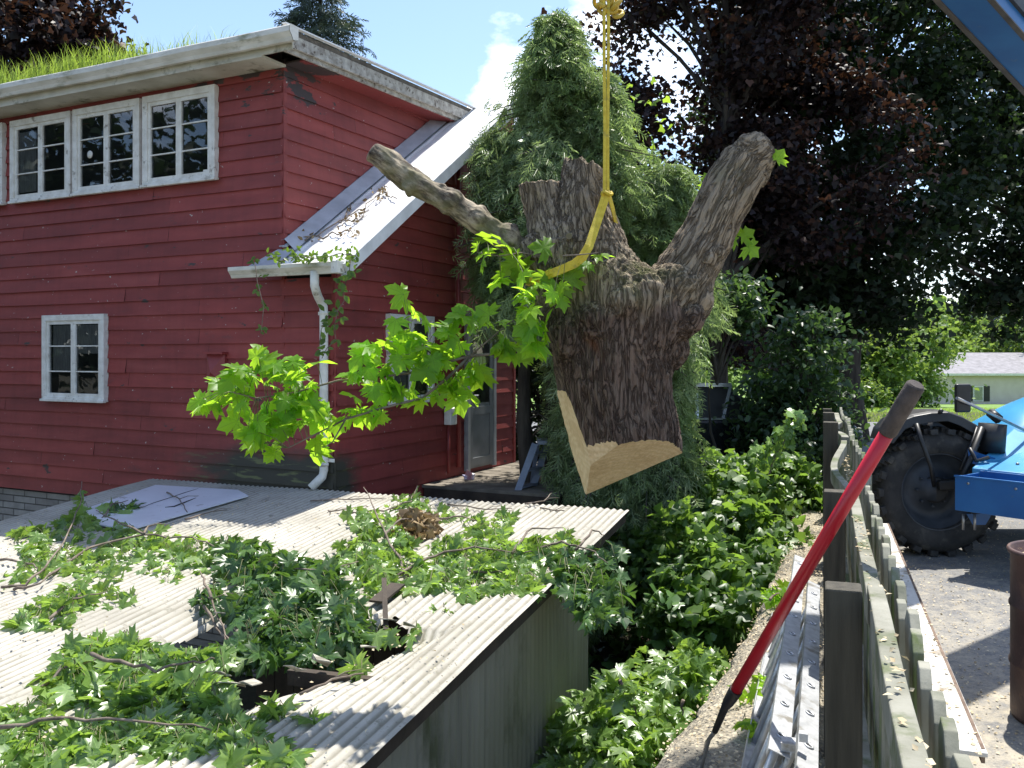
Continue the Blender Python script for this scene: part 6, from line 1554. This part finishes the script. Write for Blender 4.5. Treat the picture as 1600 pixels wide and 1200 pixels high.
fallen('maple_branch', 'sunlit leafy branch along the very bottom left of the shed roof', [[(0, 1150, .03), (80, 1150, .08), (200, 1160, .1), (330, 1170, .08)]],
       [(40, 1125, 44, 26, 50, .6), (60, 1180, 70, 30, 90, .6), (160, 1160, 70, 34, 120, .8), (260, 1160, 70, 36, 130, .8), (350, 1150, 50, 34, 70, .6), (400, 1185, 50, 26, 60, .4), (230, 1120, 50, 20, 50, .5)], .15, lsize=.10, seed=9, group=G1)
fallen('maple_branch', 'small green tuft near the far edge of the shed roof below the window', [[(540, 803, .02), (600, 803, .02), (640, 792, .05), (652, 775, .1)]],
       [(645, 785, 28, 14, 34, 1.0), (620, 798, 22, 8, 16, .4), (665, 800, 26, 8, 16, .4)], .12, seed=10, group=G1)
fallen('maple_branch', 'thin row of leaves right of the dried leaf heap on the shed roof', [[(680, 815, .02), (720, 812, .03), (760, 822, .02)]],
       [(700, 812, 26, 7, 14, .6), (740, 812, 20, 7, 10, .5), (785, 815, 20, 14, 16, 1.0)], .10, seed=11, group=G1)
fallen('maple_branch', 'dark green sprig on the milky patch of the shed roof', [[(160, 815, .02), (175, 802, .08), (200, 795, .08)]], [(180, 800, 24, 8, 18, .8), (208, 796, 10, 8, 8, 1.0), (165, 812, 14, 8, 8, .5)], .12, m=M_CUTD, lsize=.10, seed=12, group=G1)
fallen('maple_branch', 'scattered single leaves low on the bare right part of the shed roof', [], [(565, 1040, 20, 10, 7, .3), (600, 985, 26, 12, 8, .3), (480, 1120, 26, 14, 8, .3), (650, 985, 16, 10, 5, .4), (430, 1110, 30, 14, 12, .3), (690, 950, 26, 10, 8, .3), (390, 1120, 26, 16, 10, .3)], .05, seed=13)
# dried leaf heap
g_ = random.Random(3); pos = []; fw = []; nn = []; sz = []
for i in range(330):
    a = g_.uniform(0, 6.283); r_ = g_.random() ** .6; p = roof_pt(650 + math.cos(a) * r_ * 36, 826 + math.sin(a) * r_ * 20, .12 * (1 - r_ * r_) * g_.random() + .01)
    pos.append(tuple(p)); fw.append((g_.gauss(0, 1), g_.gauss(0, 1), g_.gauss(0, .6))); nn.append((g_.gauss(0, 1), g_.gauss(-.3, 1), g_.gauss(.5, .6))); sz.append(g_.uniform(.04, .085))
dl = leaves('dry_leaf_heap', MAPLE0, pos, fw, nn, sz, M_DRY); prop(dl, 'heap of curled brown dead leaves on the far part of the shed roof', 'leaf heap', kind='stuff')
# loose twigs on the shed roof
tw_specs = [([(485, 785, .01), (540, 783, .015), (600, 780, .01)], 'long straight bare twig near the far edge of the shed roof'), ([(512, 800, .01), (520, 803, .02), (560, 796, .02), (575, 793, .01)], 'short kinked twig below the long straight one'),
            ([(316, 925, .02), (330, 950, .05), (352, 988, -.02), (366, 1000, -.05)], 'bare stick poking into the left corner of the roof hole'), ([(262, 775, .03), (280, 790, .06), (293, 806, .03)], 'forked twig lying on the milky patch'), ([(700, 790, .01), (760, 800, .02), (800, 796, .01)], 'curved twig near the far right edge of the shed roof'),
            ([(820, 792, .02), (850, 788, .03), (862, 779, .05)], 'twig overhanging the far edge below the hanging trunk'), ([(845, 796, .01), (868, 800, .01), (882, 799, .01)], 'short dark stick at the far right of the shed roof'), ([(470, 1090, .01), (520, 1068, .02), (568, 1055, .01)], 'brown stick on the bare slope below the roof hole'), ([(290, 815, .02), (330, 805, .03), (355, 800, .02)], 'brown twig just below the milky patch')]
for st, lab in tw_specs:
    mb = MB(); pts = [roof_pt(a, b, c) for a, b, c in st]; fine = []
    for i in range(len(pts) - 1):
        for j in range(4): fine.append(pts[i].lerp(pts[i + 1], j / 4) + Vector((rnd.gauss(0, .004), rnd.gauss(0, .008), abs(rnd.gauss(0, .004)))))
    fine.append(pts[-1]); mb.tube(fine, [.008 * (1 - .6 * i / len(fine)) for i in range(len(fine))], 6)
    if len(fine) > 6: mb.tube([fine[4], fine[4] + Vector((.06, .05, .02)), fine[4] + Vector((.14, .12, .01))], [.004, .003, .0015], 5)
    prop(mb.build('twig', M_TWIG), lab, 'twig', 'loose twigs on the shed roof')
# broken slat by the hole
mb = MB(); mb.bar(roof_pt(588, 948, .03), roof_pt(622, 925, .05), .10, .015); mb.bar(roof_pt(603, 985, .0), roof_pt(600, 950, .18), .03, .02); o = mb.build('broken_slat', M_WOODD); prop(o, 'splintered dark slats standing at the right end of the roof hole', 'plank')

# ---- brush heap in the sunken yard
def heap(name, label, blobs, n, m, size, seed, tmpl=MAPLE1, kind='stuff'):
    g_ = np.random.default_rng(seed); tot = sum(b[6] for b in blobs); P_ = []; N_ = []; Fw = []
    for (x, y, z, rx, ry, rz, wgt) in blobs:
        k = int(n * wgt / tot); ncl = max(6, k // 42)
        v = unit(g_.normal(size=(ncl, 3))); v[:, 2] = np.abs(v[:, 2]) * .95 + .05; v[:, 1] = np.where(g_.random(ncl) < .6, -np.abs(v[:, 1]), v[:, 1])
        lum = np.array([.80 + .6 * mn.noise(Vector(q_) * 2.2 + Vector((seed, x, 0))) for q_ in v]); r_ = g_.uniform(.75, 1.05, ncl) * lum
        c = np.stack([x + v[:, 0] * rx * r_, y + v[:, 1] * ry * r_, z + v[:, 2] * rz * r_], 1)
        cid = g_.integers(0, ncl, k); p = c[cid] + g_.normal(size=(k, 3)) * np.array([.12, .12, .075])
        P_.append(p); out = v[cid]
        Fw.append(out * .8 + g_.normal(size=(k, 3)) * .5 + np.array([0, 0, -.55])); N_.append(out * .7 + g_.normal(size=(k, 3)) * .45 + np.array([0, -.1, .6]))
    P_ = np.concatenate(P_); Fw = np.concatenate(Fw); N_ = np.concatenate(N_); S_ = size * g_.uniform(.6, 1.3, len(P_)); w_ = g_.random(len(P_)) < .45
    Wt = WILT2 if tmpl is MAPLE2 else WILT1
    V1, F1 = leaf_arrays(tmpl, P_[~w_], Fw[~w_], N_[~w_], S_[~w_]); V2, F2 = leaf_arrays(Wt, P_[w_], Fw[w_], N_[w_], S_[w_])
    o = np_mesh(name, np.concatenate([V1, V2]), np.concatenate([F1, F2 + len(V1)]), m)
    if tmpl is MAPLE2: o.data.attributes.new('lc', 'FLOAT_VECTOR', 'POINT').data.foreach_set('vector', np.tile(maple_template(2)[0], (len(P_), 1)).astype(np.float32).ravel())
    return prop(o, label, 'brush', kind=kind)
def at(px, py, Y): p = P(px, py, Y); return p
def blob(px, py, Y, rx, ry, rz, w):
    p = P(px, py, Y); return (p.x, p.y + ry * .2, p.z - rz * .75, rx, ry, rz, w)
heap('brush_heap', 'great heap of cut maple branches filling the yard beyond the shed corner', [blob(1120, 745, 10.2, 1.0, .8, .95, 5), blob(1160, 800, 9.4, .68, .8, .9, 4), blob(1070, 830, 9.2, .65, .7, .9, 4), blob(1105, 885, 8.4, .6, .7, .8, 4), blob(1225, 740, 11.2, .7, .6, .8, 3), blob(1265, 790, 11.5, .5, .5, .35, 1.5), blob(1180, 720, 11.4, .8, .6, .9, 3)], 8200, M_BRUSH, .11, 5)
heap('brush_heap', 'shaded brush hanging low in the gap just right of the shed corner', [blob(1060, 935, 8.4, .4, .4, .5, 2), blob(1105, 960, 8.1, .35, .4, .4, 2)], 420, M_CUTD, .12, 6)
heap('brush_heap', 'near sunlit heap of wilting maple branches between the shed wall and the concrete', [blob(1000, 1085, 6.2, .26, .35, .28, 4), blob(1052, 1052, 6.7, .26, .35, .26, 3), blob(962, 1130, 6.0, .24, .35, .26, 3), blob(1092, 1030, 7.2, .18, .3, .18, 2), blob(965, 1172, 5.6, .24, .35, .3, 3), blob(935, 1190, 5.8, .22, .3, .3, 3)], 1350, M_CUT, .11, 7, MAPLE2)
# upright leafy shoot in the brush
def free_pt(Y): return lambda px, py, h=0.0: P(px, py, Y) + Vector((0, 0, h))
fallen('maple_branch', 'bright leafy shoot rising out of the brush heap beside the fence end', [[(1195, 760, 0), (1210, 715, 0), (1232, 680, 0), (1248, 652, 0)]], [(1245, 655, 20, 16, 26, .3), (1225, 680, 26, 20, 44, .3), (1200, 710, 26, 26, 44, .3)], .1, seed=21, place=free_pt(10.4), tmpl=MAPLE1)
fallen('maple_branch', 'bare brown stick and wilted leaves lying in the near brush heap', [[(968, 1068, .0), (985, 1090, .0), (995, 1112, -.02)], [(1065, 1095, .0), (1066, 1118, 0)]], [(980, 1085, 20, 16, 14, .3), (1040, 1060, 26, 14, 20, .3)], .1, seed=22, place=free_pt(5.45), tmpl=MAPLE2)
fallen('maple_branch', 'green leaves resting on the gravelly wall top beside the ladder', [[(1200, 948, .02), (1215, 940, .03), (1232, 935, .02)]], [(1210, 935, 20, 10, 16, .5), (1222, 948, 12, 8, 7, .4)], .06, seed=23, place=lambda px, py, h=0.0: P(px, py, (EYE - .12) * F / (py - 553)) + Vector((0, 0, h + .03)), m=M_HERO, tmpl=MAPLE2)
fallen('maple_branch', 'small leaves growing between the rake foot and the ladder', [], [(1193, 1075, 10, 10, 6, .5), (1176, 1090, 10, 8, 4, .4), (1168, 1140, 8, 5, 2, .4), (1190, 1160, 12, 10, 4, .4)], .06, lsize=.09, seed=24, place=lambda px, py, h=0.0: P(px, py, (EYE - .10) * F / (py - 553)) + Vector((0, 0, h + .03)), m=M_HERO, tmpl=MAPLE2)
# yard litter of leaves
pos = []; 
for i in range(2600):
    y = rnd.uniform(4, 13); x = rnd.uniform(.0, wall_left_x(y)); pos.append((x, y, ground_z(x, y) + .02 + rnd.random() * .12))
n = len(pos); nr_ = npr.normal(size=(n, 3)) * .5; nr_[:, 2] += 1
prop(leaves('leaf_litter', MAPLE0, pos, npr.normal(size=(n, 3)), nr_, npr.uniform(.07, .14, n), M_CUTD), 'green leaf litter over the dark yard floor', 'leaf litter', kind='stuff')

# ---- creeper on the gutter and downspout
vine = empty('creeper_vine', tuple(H(.0, -.45, 2.7)), 'green creeper trailing over the small gutter and down its downspout', 'vine')
M_VINE = leafmat('creeper_leaf', (.06, .13, .02), (.12, .22, .04), (.35, .55, .05), .45, .45)
VY = 8.5
mb = MB(); vp = lambda px, py, d=0.0: P(px, py, VY + d)
lines = [[(415, 400), (440, 408), (470, 400), (500, 405), (530, 396), (556, 400)], [(548, 405), (545, 430), (537, 450), (538, 470), (528, 485), (522, 510), (525, 530), (510, 545), (503, 560)], [(398, 410), (402, 440), (405, 452), (412, 480), (408, 520)], [(528, 485), (515, 490), (508, 500), (502, 515), (498, 550)]]
for l_ in lines: mb.tube([vp(a, b, .02 * math.sin(i)) for i, (a, b) in enumerate(l_)], .004, 5)
mb.build('stem', M_TWIG, vine, fix=False)
pos = []; fw = []; nn = []; sz = []
def vl(px, py, s_, d=0.0):
    for k in range(3):
        p = vp(px + rnd.gauss(0, 2.5), py + rnd.gauss(0, 2.5), d + rnd.gauss(0, .02)); pos.append(tuple(p)); a = rnd.uniform(0, 6.28)
        fw.append((math.cos(a), -.2, math.sin(a) - .3)); nn.append((rnd.gauss(0, .3), -.9, rnd.gauss(.5, .3))); sz.append(s_ * rnd.uniform(.7, 1.2))
for i in range(46): vl(rnd.uniform(420, 560), 400 + rnd.gauss(0, 5), .055, rnd.uniform(-.05, .1))
for (a, b) in ((552, 425), (545, 432), (535, 437), (532, 450), (538, 462), (520, 478), (528, 480), (510, 488), (516, 500), (530, 497), (510, 510), (525, 505), (505, 528), (520, 522), (528, 530), (503, 545), (500, 552), (512, 545), (535, 445), (548, 420)): vl(a, b, .08)
for (a, b) in ((402, 446), (404, 452), (412, 478), (415, 482), (406, 515), (410, 513), (395, 408), (400, 405), (414, 430)): vl(a, b, .06, .25)
leaves('leaf_cluster', OVAL, pos, fw, nn, sz, M_VINE, vine)
# withered vine on the white metal roof
wv_ = empty('withered_vine', tuple(LTp(.2, 1.0, .03)), 'dry grey vine lying up the white metal side roof', 'vine')
def lroof(px, py, h=.03):
    d = Vector(((px - 800) / F, 1, -(py - 553) / F)); o_ = LTp(0, 0, 0); nrm = D1.cross(D2 + UP * LTS).normalized(); e = Vector((0, 0, EYE)); k = (o_ - e).dot(nrm) / d.dot(nrm); return e + d * k + UP * h
mb = MB()
for l_ in ([(478, 380), (500, 368), (530, 352), (560, 335), (590, 312), (612, 300)], [(500, 375), (520, 372), (545, 368), (552, 372)], [(540, 345), (545, 330), (555, 322)], [(530, 352), (545, 350), (560, 348), (580, 330)], [(600, 305), (612, 315), (622, 318)], [(590, 312), (600, 300), (606, 297)]):
    fine = []
    for a, b in zip(l_, l_[1:]):
        for j in range(4): fine.append(lroof(a[0] + (b[0] - a[0]) * j / 4 + rnd.gauss(0, 1.5), a[1] + (b[1] - a[1]) * j / 4 + rnd.gauss(0, 1.5), .025 + rnd.random() * .03))
    mb.tube(fine, [.010 - .006 * i / len(fine) for i in range(len(fine))], 5)
mb.build('stem', M_TWIG, wv_, fix=False)
pos = [tuple(lroof(rnd.gauss(a, 9), rnd.gauss(b, 5), .03 + rnd.random() * .04)) for a, b in ((540, 348), (545, 370), (482, 378), (590, 312), (560, 338)) for _ in range(16)]; n = len(pos)
leaves('leaf_cluster', OVAL, pos, npr.normal(size=(n, 3)), npr.normal(size=(n, 3)), npr.uniform(.03, .07, n), M_DRY, wv_)

# ---- wood chips thrown everywhere
pos = []
for i in range(5200):
    u = rnd.uniform(.1, 5.2); w = rnd.uniform(.1, 6.0)
    if mn.noise(Vector((u * 1.2, w * 1.2, 7))) + rnd.gauss(0, .25) < -.05: continue
    if inpoly(u, w, HUV): continue
    pos.append((*S(u, w, .018 + rnd.random() * .006),))
nro = len(pos)
for i in range(5200):
    y = 2.2 + rnd.random() ** 1.4 * 8.5; xl = wall_left_x(y) + .03; xr = fence_x(y) - .06; x = rnd.uniform(xl, xr); pos.append((x, y, wall_h(x, y) * 1.0 + wall_noise(x, y) + .002))
for i in range(6500):
    y = 3.2 + rnd.random() ** 1.3 * 9; x = fence_x(y) + .2 + abs(rnd.gauss(0, 1.9)); 
    if (Vector((x, y)) - Vector((2.965, 4.75))).length < .33: continue
    pos.append((x, y, .007 + rnd.random() * .004))
for i in range(420):
    y = rnd.uniform(1.4, 6.2); pos.append(tuple(FP(y, rnd.uniform(.17, .36), .612)))
for i in range(220):
    y = rnd.uniform(1.4, 6.2); pos.append(tuple(FP(y, rnd.uniform(-.03, .012), (1.225 if y < 2.63 else 1.20) + .048)))
for i in range(120):
    a = rnd.uniform(0, 6.283); r_ = .27 * rnd.random() ** .5; pos.append((2.965 + math.cos(a) * r_, 4.75 + math.sin(a) * r_, .873))
n = len(pos); nr_ = npr.normal(size=(n, 3)) * .35; nr_[:, 2] += 1
sz = npr.uniform(.008, .024, n); 
prop(leaves('wood_chips', DIAM, pos, npr.normal(size=(n, 3)) * np.array([1, 1, .25]), nr_, sz, M_CHIP), 'pale wood chips and sawdust scattered over roof, wall, fence and lot', 'wood chips', kind='stuff')
# lawn grass tufts
bs = []; hs = []; ls = []
for i in range(9000):
    y = 26 + rnd.random() ** 1.5 * 16; x = rnd.uniform(.30 * y, .62 * y); bs.append((x, y, ground_z(x, y) - .01)); hs.append(rnd.uniform(.05, .13)); a = rnd.uniform(0, 6.28); ls.append((math.cos(a) * .4, math.sin(a) * .4))
blades('lawn_grass', bs, hs, ls, M_GRASS, 'sunlit mown grass of the lawn beyond the road', 'grass', 'stuff', .012)
# weeds by the fence far end
bs = []; hs = []; ls = []
